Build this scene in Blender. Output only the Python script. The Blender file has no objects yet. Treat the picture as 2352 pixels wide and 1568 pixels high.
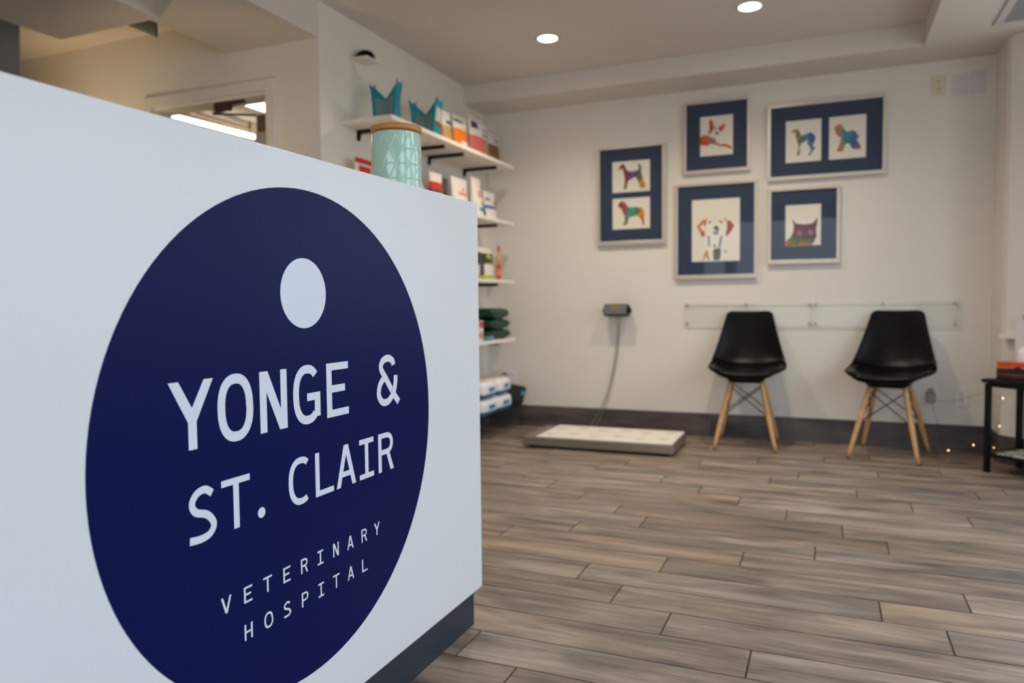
import bpy, bmesh, math, random
from mathutils import Vector, Matrix
rnd = random.Random(7)
C = bpy.context.scene.collection
PI = math.pi

# ------------------------------------------------------------------ materials
def lin(c):
    return tuple(((v/255.0)/12.92 if v/255.0 <= 0.04045 else ((v/255.0+0.055)/1.055)**2.4) for v in c)
MATS = {}
def mat(name, rgb, rough=0.5, metal=0.0, spec=0.5, var=0.06, scale=30.0, bump=0.0, coat=0.0, alpha=1.0, emit=None, estr=0.0, trans=0.0):
    if name in MATS: return MATS[name]
    m = bpy.data.materials.new(name); m.use_nodes = True
    nt = m.node_tree; N = nt.nodes; L = nt.links
    b = N['Principled BSDF']
    b.inputs['Roughness'].default_value = rough
    b.inputs['Metallic'].default_value = metal
    b.inputs['Specular IOR Level'].default_value = spec
    b.inputs['Coat Weight'].default_value = coat
    b.inputs['Coat Roughness'].default_value = 0.05
    b.inputs['Alpha'].default_value = alpha
    b.inputs['Transmission Weight'].default_value = trans
    c = lin(rgb)
    tc = N.new('ShaderNodeTexCoord')
    nz = N.new('ShaderNodeTexNoise'); nz.inputs['Scale'].default_value = scale; nz.inputs['Detail'].default_value = 3
    L.new(tc.outputs['Object'], nz.inputs['Vector'])
    mx = N.new('ShaderNodeMix'); mx.data_type = 'RGBA'
    mx.inputs['A'].default_value = tuple(max(0, v*(1-var)) for v in c)+(1,)
    mx.inputs['B'].default_value = tuple(min(1, v*(1+var)) for v in c)+(1,)
    L.new(nz.outputs['Fac'], mx.inputs['Factor'])
    L.new(mx.outputs['Result'], b.inputs['Base Color'])
    if bump > 0:
        bp = N.new('ShaderNodeBump'); bp.inputs['Strength'].default_value = bump; bp.inputs['Distance'].default_value = 0.002
        L.new(nz.outputs['Fac'], bp.inputs['Height']); L.new(bp.outputs['Normal'], b.inputs['Normal'])
    if emit:
        b.inputs['Emission Color'].default_value = tuple(emit)+(1,)
        b.inputs['Emission Strength'].default_value = estr
    MATS[name] = m
    return m

def glass_mat(name, tint=(1, 1, 1), refl=0.08, rough=0.02):
    """thin clear sheet: transparent with a fresnel reflection"""
    if name in MATS: return MATS[name]
    m = bpy.data.materials.new(name); m.use_nodes = True
    nt = m.node_tree; N = nt.nodes; L = nt.links
    N.remove(N['Principled BSDF'])
    out = N['Material Output']
    tr = N.new('ShaderNodeBsdfTransparent'); tr.inputs['Color'].default_value = tuple(tint)+(1,)
    gl = N.new('ShaderNodeBsdfGlossy'); gl.inputs['Roughness'].default_value = rough
    lw = N.new('ShaderNodeLayerWeight'); lw.inputs['Blend'].default_value = 0.5
    pw = N.new('ShaderNodeMath'); pw.operation = 'POWER'; pw.inputs[1].default_value = 4.0; L.new(lw.outputs['Facing'], pw.inputs[0])
    fr = N.new('ShaderNodeMath'); fr.operation = 'MULTIPLY_ADD'; fr.inputs[1].default_value = 0.8; fr.inputs[2].default_value = refl; L.new(pw.outputs[0], fr.inputs[0])
    mx = N.new('ShaderNodeMixShader')
    L.new(fr.outputs[0], mx.inputs['Fac']); L.new(tr.outputs[0], mx.inputs[1]); L.new(gl.outputs[0], mx.inputs[2])
    L.new(mx.outputs[0], out.inputs['Surface'])
    MATS[name] = m
    return m

def plank_mat(name, dark, mid, light, rough=0.42):
    m = bpy.data.materials.new(name); m.use_nodes = True
    nt = m.node_tree; N = nt.nodes; L = nt.links
    b = N['Principled BSDF']
    tc = N.new('ShaderNodeTexCoord'); at = N.new('ShaderNodeAttribute'); at.attribute_name = 'plank'
    off = N.new('ShaderNodeVectorMath'); off.operation = 'MULTIPLY'; off.inputs[1].default_value = (37, 53, 71)
    L.new(at.outputs['Vector'], off.inputs[0])
    add = N.new('ShaderNodeVectorMath'); add.operation = 'ADD'
    L.new(tc.outputs['Object'], add.inputs[0]); L.new(off.outputs[0], add.inputs[1])
    mp = N.new('ShaderNodeMapping'); mp.inputs['Scale'].default_value = (1.1, 6.0, 6.0); L.new(add.outputs[0], mp.inputs['Vector'])
    n1 = N.new('ShaderNodeTexNoise'); n1.inputs['Scale'].default_value = 1.6; n1.inputs['Detail'].default_value = 5; n1.inputs['Roughness'].default_value = 0.6; n1.inputs['Distortion'].default_value = 0.6
    L.new(mp.outputs[0], n1.inputs['Vector'])
    mp2 = N.new('ShaderNodeMapping'); mp2.inputs['Scale'].default_value = (4.0, 110.0, 110.0); L.new(add.outputs[0], mp2.inputs['Vector'])
    n2 = N.new('ShaderNodeTexNoise'); n2.inputs['Scale'].default_value = 1.0; n2.inputs['Detail'].default_value = 4
    L.new(mp2.outputs[0], n2.inputs['Vector'])
    mp3 = N.new('ShaderNodeMapping'); mp3.inputs['Scale'].default_value = (2.4, 8.0, 8.0); L.new(add.outputs[0], mp3.inputs['Vector'])
    n3 = N.new('ShaderNodeTexNoise'); n3.inputs['Scale'].default_value = 1.3; n3.inputs['Detail'].default_value = 2
    L.new(mp3.outputs[0], n3.inputs['Vector'])
    cr = N.new('ShaderNodeValToRGB'); e = cr.color_ramp.elements
    e[0].position = 0.36; e[0].color = lin(dark)+(1,)
    e[1].position = 0.64; e[1].color = lin(light)+(1,)
    k = cr.color_ramp.elements.new(0.5); k.color = lin(mid)+(1,)
    mixf = N.new('ShaderNodeMath'); mixf.operation = 'MULTIPLY_ADD'; mixf.inputs[1].default_value = 0.26
    L.new(n2.outputs['Fac'], mixf.inputs[0])
    sc = N.new('ShaderNodeMath'); sc.operation = 'MULTIPLY'; sc.inputs[1].default_value = 0.74
    L.new(n1.outputs['Fac'], sc.inputs[0]); L.new(sc.outputs[0], mixf.inputs[2])
    L.new(mixf.outputs[0], cr.inputs['Fac'])
    # knots and grey smoky streaks
    cr2 = N.new('ShaderNodeValToRGB'); e2 = cr2.color_ramp.elements
    e2[0].position = 0.53; e2[0].color = (1, 1, 1, 1); e2[1].position = 0.74; e2[1].color = (0.50, 0.51, 0.52, 1)
    L.new(n3.outputs['Fac'], cr2.inputs['Fac'])
    mu = N.new('ShaderNodeMix'); mu.data_type = 'RGBA'; mu.blend_type = 'MULTIPLY'; mu.inputs['Factor'].default_value = 1
    L.new(cr.outputs['Color'], mu.inputs['A']); L.new(cr2.outputs['Color'], mu.inputs['B'])
    # each plank a little lighter or darker
    sep = N.new('ShaderNodeSeparateXYZ'); L.new(at.outputs['Vector'], sep.inputs[0])
    br = N.new('ShaderNodeMath'); br.operation = 'MULTIPLY_ADD'; br.inputs[1].default_value = 0.26; br.inputs[2].default_value = 0.87
    L.new(sep.outputs['X'], br.inputs[0])
    hs = N.new('ShaderNodeHueSaturation'); L.new(br.outputs[0], hs.inputs['Value']); L.new(mu.outputs['Result'], hs.inputs['Color'])
    sa = N.new('ShaderNodeMath'); sa.operation = 'MULTIPLY_ADD'; sa.inputs[1].default_value = 0.35; sa.inputs[2].default_value = 0.75
    L.new(sep.outputs['Y'], sa.inputs[0]); L.new(sa.outputs[0], hs.inputs['Saturation'])
    L.new(hs.outputs['Color'], b.inputs['Base Color'])
    b.inputs['Roughness'].default_value = rough
    bp = N.new('ShaderNodeBump'); bp.inputs['Strength'].default_value = 0.25; bp.inputs['Distance'].default_value = 0.001
    L.new(n2.outputs['Fac'], bp.inputs['Height']); L.new(bp.outputs['Normal'], b.inputs['Normal'])
    return m

def paint_mat(name, cols, scale=9.0, seed=0.0, span=None):
    """splashes of watercolour; span=(axis, a, b) lets the colours run along the animal"""
    m = bpy.data.materials.new(name); m.use_nodes = True
    nt = m.node_tree; N = nt.nodes; L = nt.links
    b = N['Principled BSDF']; b.inputs['Roughness'].default_value = 0.8
    tc = N.new('ShaderNodeTexCoord'); mp = N.new('ShaderNodeMapping'); mp.inputs['Location'].default_value = (seed, seed*1.7, seed*0.6)
    L.new(tc.outputs['Object'], mp.inputs['Vector'])
    n = N.new('ShaderNodeTexNoise'); n.inputs['Scale'].default_value = scale; n.inputs['Detail'].default_value = 4; n.inputs['Distortion'].default_value = 1.2
    L.new(mp.outputs[0], n.inputs['Vector'])
    cr = N.new('ShaderNodeValToRGB'); e = cr.color_ramp.elements
    k = len(cols); lo, hi = (0.0, 1.0) if span else (0.3, 0.7)
    e[0].position = lo; e[0].color = lin(cols[0])+(1,); e[1].position = hi; e[1].color = lin(cols[-1])+(1,)
    for i in range(1, k-1):
        q = e.new(lo+(hi-lo)*i/(k-1)); q.color = lin(cols[i])+(1,)
    if span:
        sp = N.new('ShaderNodeSeparateXYZ'); L.new(tc.outputs['Object'], sp.inputs[0])
        mr = N.new('ShaderNodeMapRange'); mr.clamp = False; mr.inputs['From Min'].default_value = span[1]; mr.inputs['From Max'].default_value = span[2]
        L.new(sp.outputs[span[0]], mr.inputs['Value'])
        a = N.new('ShaderNodeMath'); a.operation = 'MULTIPLY_ADD'; a.inputs[1].default_value = 0.9; L.new(n.outputs['Fac'], a.inputs[0])
        c = N.new('ShaderNodeMath'); c.operation = 'SUBTRACT'; c.inputs[1].default_value = 0.45; L.new(mr.outputs[0], c.inputs[0]); L.new(c.outputs[0], a.inputs[2])
        L.new(a.outputs[0], cr.inputs['Fac'])
    else: L.new(n.outputs['Fac'], cr.inputs['Fac'])
    L.new(cr.outputs['Color'], b.inputs['Base Color'])
    return m

# ------------------------------------------------------------------ mesh helpers
def obj(name, bm, m, parent=None, smooth=False, recalc=True):
    if recalc: bmesh.ops.recalc_face_normals(bm, faces=bm.faces[:])
    me = bpy.data.meshes.new(name); bm.to_mesh(me); bm.free()
    for q in (m if isinstance(m, (list, tuple)) else [m]): me.materials.append(q)
    o = bpy.data.objects.new(name, me); C.objects.link(o)
    if smooth:
        for p in me.polygons: p.use_smooth = True
    if parent: o.parent = parent
    return o
def tag(o, label, cat, group=None):
    o['label'] = label; o['category'] = cat
    if group: o['group'] = group
    return o
def thing(name, label, cat, loc=(0, 0, 0), rz=0.0, group=None):
    o = bpy.data.objects.new(name, None); C.objects.link(o)
    o.empty_display_size = 0.05
    o.location = loc; o.rotation_euler = (0, 0, rz)
    return tag(o, label, cat, group)
def struct(name, bm, m, parent=None, **k):
    o = obj(name, bm, m, parent, **k)
    if not parent: o['kind'] = 'structure'
    return o
def B(): return bmesh.new()
def box(bm, x0, x1, y0, y1, z0, z1, bev=0.0, seg=2, mi=0):
    v = [bm.verts.new((x, y, z)) for x in (x0, x1) for y in (y0, y1) for z in (z0, z1)]
    F = [bm.faces.new([v[i] for i in q]) for q in ((0, 1, 3, 2), (4, 6, 7, 5), (0, 4, 5, 1), (2, 3, 7, 6), (0, 2, 6, 4), (1, 5, 7, 3))]
    for q in F: q.material_index = mi
    if bev > 0:
        es = list({e for q in F for e in q.edges})
        bmesh.ops.bevel(bm, geom=es, offset=bev, segments=seg, profile=0.5, affect='EDGES')
    return v
def prism(bm, pts, a0, a1, axis='z', mi=0):
    """polygon pts extruded between a0 and a1 along axis; pts are the two other coords in x,y,z order"""
    def P(p, a):
        return {'z': (p[0], p[1], a), 'y': (p[0], a, p[1]), 'x': (a, p[0], p[1])}[axis]
    lo = [bm.verts.new(P(p, a0)) for p in pts]; hi = [bm.verts.new(P(p, a1)) for p in pts]
    n = len(pts); fs = [bm.faces.new(lo[::-1]), bm.faces.new(hi)]
    for i in range(n):
        fs.append(bm.faces.new((lo[i], lo[(i+1) % n], hi[(i+1) % n], hi[i])))
    for q in fs: q.material_index = mi
def poly(bm, pts3, mi=0):
    f = bm.faces.new([bm.verts.new(p) for p in pts3]); f.material_index = mi; return f
def cone(bm, p0, p1, r0, r1, n=16, mi=0, cap=True):
    p0 = Vector(p0); p1 = Vector(p1); d = (p1-p0).normalized()
    a = d.orthogonal().normalized(); c = d.cross(a)
    R0 = [bm.verts.new(p0+r0*(a*math.cos(t)+c*math.sin(t))) for t in [2*PI*i/n for i in range(n)]]
    R1 = [bm.verts.new(p1+r1*(a*math.cos(t)+c*math.sin(t))) for t in [2*PI*i/n for i in range(n)]]
    for i in range(n):
        f = bm.faces.new((R0[i], R0[(i+1) % n], R1[(i+1) % n], R1[i])); f.material_index = mi; f.smooth = True
    if cap:
        bm.faces.new(R0[::-1]).material_index = mi; bm.faces.new(R1).material_index = mi
def lathe(bm, prof, cx=0, cy=0, n=48, mi=0):
    rings = []
    for r, z in prof:
        rings.append([bm.verts.new((cx+r*math.cos(2*PI*i/n), cy+r*math.sin(2*PI*i/n), z)) for i in range(n)] if r > 1e-6 else [bm.verts.new((cx, cy, z))])
    for a, b in zip(rings, rings[1:]):
        for i in range(n):
            j = (i+1) % n
            if len(a) == 1: f = bm.faces.new((a[0], b[j], b[i]))
            elif len(b) == 1: f = bm.faces.new((a[i], a[j], b[0]))
            else: f = bm.faces.new((a[i], a[j], b[j], b[i]))
            f.material_index = mi; f.smooth = True
def tube(bm, pts, r, n=8, mi=0):
    pts = [Vector(p) for p in pts]
    prev = None; a = None
    for i, p in enumerate(pts):
        d = (pts[min(i+1, len(pts)-1)]-pts[max(i-1, 0)]).normalized()
        if a is None: a = d.orthogonal().normalized()
        a = (a-d*a.dot(d)).normalized(); c = d.cross(a)
        ring = [bm.verts.new(p+r*(a*math.cos(2*PI*k/n)+c*math.sin(2*PI*k/n))) for k in range(n)]
        if prev:
            for k in range(n):
                f = bm.faces.new((prev[k], prev[(k+1) % n], ring[(k+1) % n], ring[k])); f.smooth = True; f.material_index = mi
        else: bm.faces.new(ring[::-1]).material_index = mi
        prev = ring
    bm.faces.new(prev).material_index = mi
def catmull(pts, k=8):
    pts = [Vector(p) for p in pts]; out = []
    for i in range(len(pts)-1):
        p0 = pts[max(i-1, 0)]; p1 = pts[i]; p2 = pts[i+1]; p3 = pts[min(i+2, len(pts)-1)]
        for j in range(k):
            t = j/k
            out.append(0.5*((2*p1)+(p2-p0)*t+(2*p0-5*p1+4*p2-p3)*t*t+(3*p1-p0-3*p2+p3)*t**3))
    out.append(pts[-1]); return out

# ------------------------------------------------------------------ palette
M_wall = mat('painted_wall', (226, 221, 212), rough=0.65, var=0.012, scale=14, bump=0.03)
M_ceil = mat('painted_ceiling', (214, 208, 200), rough=0.8, var=0.012, scale=14)
M_trim = mat('painted_trim', (226, 222, 216), rough=0.4, var=0.01)
M_white = mat('white_laminate', (226, 228, 230), rough=0.32, var=0.012, scale=60)
M_plinth = mat('slate_plinth', (38, 46, 58), rough=0.45, var=0.08, scale=20)
M_navy = mat('navy_vinyl', (12, 19, 74), rough=0.36, spec=0.09, var=0.05, scale=8)
M_letter = mat('pale_vinyl', (222, 226, 238), rough=0.4, var=0.01)
M_shelf = mat('white_shelf_board', (236, 228, 218), rough=0.4, var=0.015)
M_black = mat('black_metal', (7, 7, 8), rough=0.42, var=0.1, spec=0.3)
M_blackpl = mat('black_plastic', (6, 6, 7), rough=0.34, var=0.08, spec=0.17)
M_leather = mat('black_leatherette', (6, 6, 7), rough=0.36, spec=0.2, var=0.1, scale=180, bump=0.06)
M_wood = mat('beech_wood', (204, 158, 104), rough=0.45, var=0.16, scale=22)
M_bamboo = mat('bamboo', (186, 126, 62), rough=0.42, var=0.14, scale=16)
M_mint = mat('mint_ceramic', (172, 208, 190), rough=0.12, coat=0.6, var=0.03, scale=10)
M_steel = mat('brushed_steel', (168, 158, 146), rough=0.38, metal=0.9, var=0.08, scale=60)
M_silver = mat('silver_frame', (206, 196, 184), rough=0.38, metal=0.55, var=0.03)
M_mat = mat('navy_mat_board', (32, 52, 80), rough=0.7, var=0.05, scale=60)
M_paper = mat('print_paper', (232, 226, 212), rough=0.8, var=0.012)
M_pane = glass_mat('picture_glass', refl=0.022)
M_acryl = glass_mat('clear_acrylic', tint=(0.992, 0.994, 0.990), refl=0.02, rough=0.03)
M_plate = mat('white_plastic_plate', (226, 222, 222), rough=0.35, var=0.01)
M_plate2 = mat('beige_plastic_plate', (216, 205, 182), rough=0.35, var=0.01)
M_dark = mat('dark_slot', (40, 36, 32), rough=0.6)
M_grey = mat('grey_plastic', (88, 96, 102), rough=0.45)
M_scalemat = mat('white_scale_mat', (236, 230, 218), rough=0.6, var=0.02)
M_print = mat('grey_paw_print', (196, 192, 182), rough=0.6)
M_copper = mat('copper_wire', (150, 96, 66), rough=0.4, metal=0.8)
M_cable = mat('grey_cable', (118, 116, 112), rough=0.5)

# ------------------------------------------------------------------ the setting
ZC = 2.425; ZS = 2.298; ZL = 2.243; XL = -2.355; YB = 5.07; YA = 3.105
XR = 0.88; YR = 4.775          # the short return before the bay
# floor: wood-look tiles in rows along x
M_plank = plank_mat('wood_look_tile', (98, 89, 80), (142, 125, 110), (176, 156, 138))
M_skirt = plank_mat('wood_look_skirting', (58, 52, 50), (82, 73, 70), (100, 88, 82), rough=0.5)
M_grout = mat('grout', (72, 60, 46), rough=0.85, var=0.12, scale=40)
W = 0.1557; G = 0.0052; LEN = 0.9; ROW0 = 1.969
known = {0: -0.409, 1: 0.307, 2: 0.151, 3: 0.391, 4: -0.267, 5: -0.032, 6: 0.212, 7: 0.063, 8: 0.750, 9: 0.541, 10: 0.346, 11: 0.135, 12: 0.642, 13: 0.771, 14: 0.251, 15: 0.549, 16: 0.892, -1: 0.728, -2: 0.029}
def plank(bm, lay, cx, x0, x1, y0, y1, z0, z1):
    v = box(bm, x0, x1, y0, y1, z0, z1)
    col = (rnd.random(), rnd.random(), rnd.random(), 1)
    fs = {f for q in v for f in q.link_faces}
    for f in fs:
        f.material_index = 1
        for l in f.loops: l[lay] = col
bm = B()
lay = bm.loops.layers.float_color.new('plank')
box(bm, -6.2, 2.3, -2.7, 6.6, -0.1, -0.0016)
FX0, FX1 = -2.6, 2.2
off = 0.0
for r in range(-16, 21):
    y0 = ROW0+r*W; y1 = y0+W-G
    if y0 > YB: break
    y1 = min(y1, YB)
    off = known[r] if r in known else off+rnd.choice((0.24, -0.16, 0.24, 0.36))
    x = off-LEN*math.ceil((off-FX0)/LEN)
    while x < FX1:
        a, b = max(x+G/2, FX0), min(x+LEN-G/2, FX1)
        if b-a > 0.01: plank(bm, lay, 0, a, b, y0, y1, -0.0015, 0.0)
        x += LEN
floor = struct('floor', bm, [M_grout, M_plank])

bm = B(); box(bm, -6.2, 2.3, -2.7, 6.6, ZC, ZC+0.1)
struct('ceiling', bm, M_ceil)
# dropped soffits round the tray ceiling: along the back wall and down the right side
bm = B()
prism(bm, [(XL, 4.722), (0.478, 4.722), (0.478, -2.6), (2.2, -2.6), (2.2, YB), (XL, YB)], ZS, ZC-0.0005, 'z')
struct('ceiling_soffit', bm, M_ceil)
# lower bulkhead over the reception alcove
bm = B()
prism(bm, [(-3.54, -2.6), (-2.871, -2.6), (-2.871, 2.602), (XL, 2.31), (XL, YA-0.0005), (-2.928, YA-0.0005), (-2.928, 2.602), (-3.54, 2.602)], ZL, ZC-0.0005, 'z')
struct('ceiling_bulkhead', bm, M_ceil)

bm = B(); box(bm, XL-0.12, XR+0.12, YB, YB+0.12, -0.1, ZC)
struct('wall_back', bm, M_wall)
bm = B(); box(bm, XL-0.12, XL, YA, YB, -0.1, ZC)
struct('wall_left', bm, M_wall)
DX0, DX1, DZ = -3.503, -2.684, 2.02
bm = B()
for x0, x1, z0, z1 in ((-6.2, DX0, -0.1, ZC), (DX1, XL-0.12, -0.1, ZC), (DX0, DX1, DZ, ZC)):
    box(bm, x0, x1, YA, YA+0.12, z0, z1)
struct('wall_alcove', bm, M_wall)
M_greywall = mat('daylit_grey_wall', (176, 172, 166), rough=0.6, var=0.015)  # grey cast of daylight put into the wall colour
bm = B(); box(bm, -6.2, -3.775, 2.55, 2.556, -0.1, ZC-0.0005)
struct('wall_pillar', bm, M_greywall)
# room behind the doorway, and the far sides of the reception
bm = B(); box(bm, -6.3, -6.2, -2.7, 6.6, -0.1, ZC); struct('wall_far_left', bm, M_wall)
bm = B(); box(bm, -6.2, XL-0.12, 6.2, 6.3, -0.1, ZC); struct('wall_rear_room', bm, M_wall)
bm = B(); box(bm, XL-0.12, XL-0.02, YB+0.12, 6.2, -0.1, ZC); struct('wall_rear_side', bm, M_wall)
# return, diagonal bay wall with its window, right wall with windows, street front
XF = 1.92; dl = XF-XR; YD = YR-dl
bm = B(); box(bm, XR, XR+0.12, YR, YB, -0.1, ZC); struct('wall_right', bm, M_wall)
S2 = math.sqrt(0.5)
def dg(s, n, z): # along the diagonal wall s, outward n
    return (XR+S2*s+S2*n, YR-S2*s+S2*n, z)
def dbox(bm, s0, s1, n0, n1, z0, z1, mi=0):
    v = [bm.verts.new(dg(s, n, z)) for s in (s0, s1) for n in (n0, n1) for z in (z0, z1)]
    for q in ((0, 1, 3, 2), (4, 6, 7, 5), (0, 4, 5, 1), (2, 3, 7, 6), (0, 2, 6, 4), (1, 5, 7, 3)):
        bm.faces.new([v[i] for i in q]).material_index = mi
LD = dl/S2; SILL = 0.715; WTOP = 2.26
bm = B()
dbox(bm, 0, 0.20, 0, 0.12, -0.1, ZC); dbox(bm, LD-0.10, LD, 0, 0.12, -0.1, ZC)
dbox(bm, 0.20, LD-0.10, 0, 0.12, -0.1, SILL); dbox(bm, 0.20, LD-0.10, 0, 0.12, WTOP, ZC)
struct('wall_bay', bm, M_wall)
WIN = [(-1.2, 0.35), (0.9, 1.95), (2.3, 3.4)]
bm = B()
ys = [-2.6]+[v for q in WIN for v in q]+[YD]
for i in range(0, len(ys), 2): box(bm, XF, XF+0.12, ys[i], ys[i+1], -0.1, ZC)
for a, b in WIN:
    box(bm, XF, XF+0.12, a, b, -0.1, SILL); box(bm, XF, XF+0.12, a, b, WTOP, ZC)
struct('wall_window_side', bm, M_wall)
FW = (-1.9, 1.2)
bm = B()
box(bm, -6.2, FW[0], -2.7, -2.6, -0.1, ZC); box(bm, FW[1], XF+0.12, -2.7, -2.6, -0.1, ZC)
box(bm, *FW, -2.7, -2.6, 2.2, ZC); box(bm, *FW, -2.7, -2.6, -0.1, 0.3)
struct('wall_front', bm, M_wall)

# skirting of wood-look tile
def skirting(name, runs):
    bm = B(); lay = bm.loops.layers.float_color.new('plank')
    for f in runs: f(bm, lay)
    return struct(name, bm, [M_grout, M_skirt])
def back_run(bm, lay):
    x = XL+0.01; k = [-2.10, -1.22, -0.72, 0.18, XR-0.0005]
    for b in k: plank(bm, lay, 0, x, b-0.003, YB-0.010, YB-0.0003, 0.0003, 0.154); x = b
skirting('baseboard_back', [back_run])
def left_run(bm, lay):
    for a, b in ((YA+0.002, 4.0), (4.003, YB-0.011)): plank(bm, lay, 0, XL+0.0003, XL+0.010, a, b, 0.0003, 0.154)
skirting('baseboard_left', [left_run])
def ret_run(bm, lay): plank(bm, lay, 0, XR-0.010, XR-0.0003, YR-0.004, YB-0.011, 0.0003, 0.154)
skirting('baseboard_right', [ret_run])
bm = B(); lay = bm.loops.layers.float_color.new('plank')
n0 = len(bm.faces); dbox(bm, 0.0, LD-0.02, -0.010, -0.0003, 0.0003, 0.154, 1)
bm.faces.ensure_lookup_table()
for f in bm.faces:
    for l in f.loops: l[lay] = (0.4, 0.4, 0.7, 1)
struct('baseboard_bay', bm, [M_grout, M_skirt])
# bay window casing and sill
win = bpy.data.objects.new('window_1', None); C.objects.link(win); win['kind'] = 'structure'
bm = B()
dbox(bm, 0.035, 0.225, -0.022, 0.0, SILL, ZS-0.001); dbox(bm, LD-0.125, LD-0.035, -0.022, 0.0, SILL, ZS-0.001)
dbox(bm, 0.225, LD-0.125, -0.022, 0.0, WTOP-0.02, ZS-0.001)
dbox(bm, 0.205, 0.25, 0.03, 0.07, SILL, WTOP); dbox(bm, LD-0.15, LD-0.105, 0.03, 0.07, SILL, WTOP)
dbox(bm, 0.25, LD-0.15, 0.03, 0.07, WTOP-0.05, WTOP); dbox(bm, 0.25, LD-0.15, 0.03, 0.07, SILL, SILL+0.05)
dbox(bm, LD/2-0.02, LD/2+0.02, 0.03, 0.07, SILL+0.05, WTOP-0.05)
struct('window_frame', bm, M_trim, win)
bm = B(); dbox(bm, 0.018, LD-0.02, -0.05, 0.0, SILL-0.028, SILL); struct('window_sill', bm, M_trim, win)

# doorway casing
dr = bpy.data.objects.new('door_1', None); C.objects.link(dr); dr['kind'] = 'structure'
bm = B()
for x0, x1, z0, z1 in ((DX0-0.055, DX0, 0, DZ+0.055), (DX1, DX1+0.055, 0, DZ+0.055), (DX0, DX1, DZ, DZ+0.055)):
    box(bm, x0, x1, YA-0.016, YA-0.0003, z0, z1, 0.002)
struct('door_frame', bm, M_trim, dr)
bm = B()
for x0, x1, z0, z1 in ((DX0+0.0003, DX0+0.02, 0, DZ-0.0003), (DX1-0.02, DX1-0.0003, 0, DZ-0.0003), (DX0+0.02, DX1-0.02, DZ-0.02, DZ-0.0003)):
    box(bm, x0, x1, YA+0.002, YA+0.118, z0, z1)
struct('door_jamb', bm, M_trim, dr)

# ------------------------------------------------------------------ reception counter with its sign
CX = -0.89; CY = 1.861; CT = 1.178; CB = 0.105
ct = thing('reception_counter', 'tall white reception counter with large round navy sign on its face', 'counter', (CX, 0.5, 0))
def rel(o, p): o.matrix_parent_inverse = Matrix.Translation(-Vector(p.location)) @ Matrix()
def kid(name, bm, m, t, **k):
    o = obj(name, bm, m, t, **k)
    mw = Matrix.Translation(t.location) @ Matrix.Rotation(t.rotation_euler[2], 4, 'Z')
    o.matrix_parent_inverse = mw.inverted()
    return o
bm = B(); box(bm, CX-0.62, CX, -0.9, CY, CB, CT, 0.0025)
body = kid('body', bm, M_white, ct)
bm = B(); box(bm, CX-0.60, CX-0.018, -0.88, CY-0.02, 0.0002, CB)
pl = kid('plinth', bm, M_plinth, ct); pl['label'] = 'dark slate recessed plinth'
# the round sign
SY, SZ, SR = 1.1167, 0.6604, 0.4535
def disc(bm, y, z, r, x0, x1, n=128):
    prism(bm, [(y+r*math.cos(2*PI*i/n), z+r*math.sin(2*PI*i/n)) for i in range(n)], x0, x1, 'x')
bm = B(); disc(bm, SY, SZ, SR, CX+0.0001, CX+0.0006)
sign = kid('round_sign', bm, M_navy, ct); sign['label'] = 'round navy sign with pale lettering'
bm = B(); disc(bm, 1.1125, 0.924, 0.0645, CX+0.0007, CX+0.0010, 96)
dot = obj('dot', bm, M_letter, sign)
# --- lettering: strokes on the sign plane, each glyph in a (0..w, 0..1) box
def stroke(pts, th, closed=False):
    """outline strip of a centre line -> list of quads"""
    n = len(pts); P = [Vector(p) for p in pts]; L_, R_ = [], []
    for i in range(n):
        if closed: a, b = P[i-1], P[(i+1) % n]
        else: a, b = P[max(i-1, 0)], P[min(i+1, n-1)]
        d = (b-a).normalized(); nn = Vector((-d.y, d.x))
        t = th(i/(n-1)) if callable(th) else th
        L_.append(P[i]+nn*t/2); R_.append(P[i]-nn*t/2)
    q = []
    for i in range(n if closed else n-1):
        j = (i+1) % n
        q.append([L_[i], R_[i], R_[j], L_[j]])
    return q
def arc(cx, cy, rx, ry, a0, a1, n=28):
    return [(cx+rx*math.cos(math.radians(a0+(a1-a0)*i/n)), cy+ry*math.sin(math.radians(a0+(a1-a0)*i/n))) for i in range(n+1)]
def sup(cx, cy, rx, ry, a0, a1, n=40, e=2.35):
    out = []
    for i in range(n+1):
        t = math.radians(a0+(a1-a0)*i/n); c, s = math.cos(t), math.sin(t)
        out.append((cx+rx*math.copysign(abs(c)**(2/e), c), cy+ry*math.copysign(abs(s)**(2/e), s)))
    return out
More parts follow.
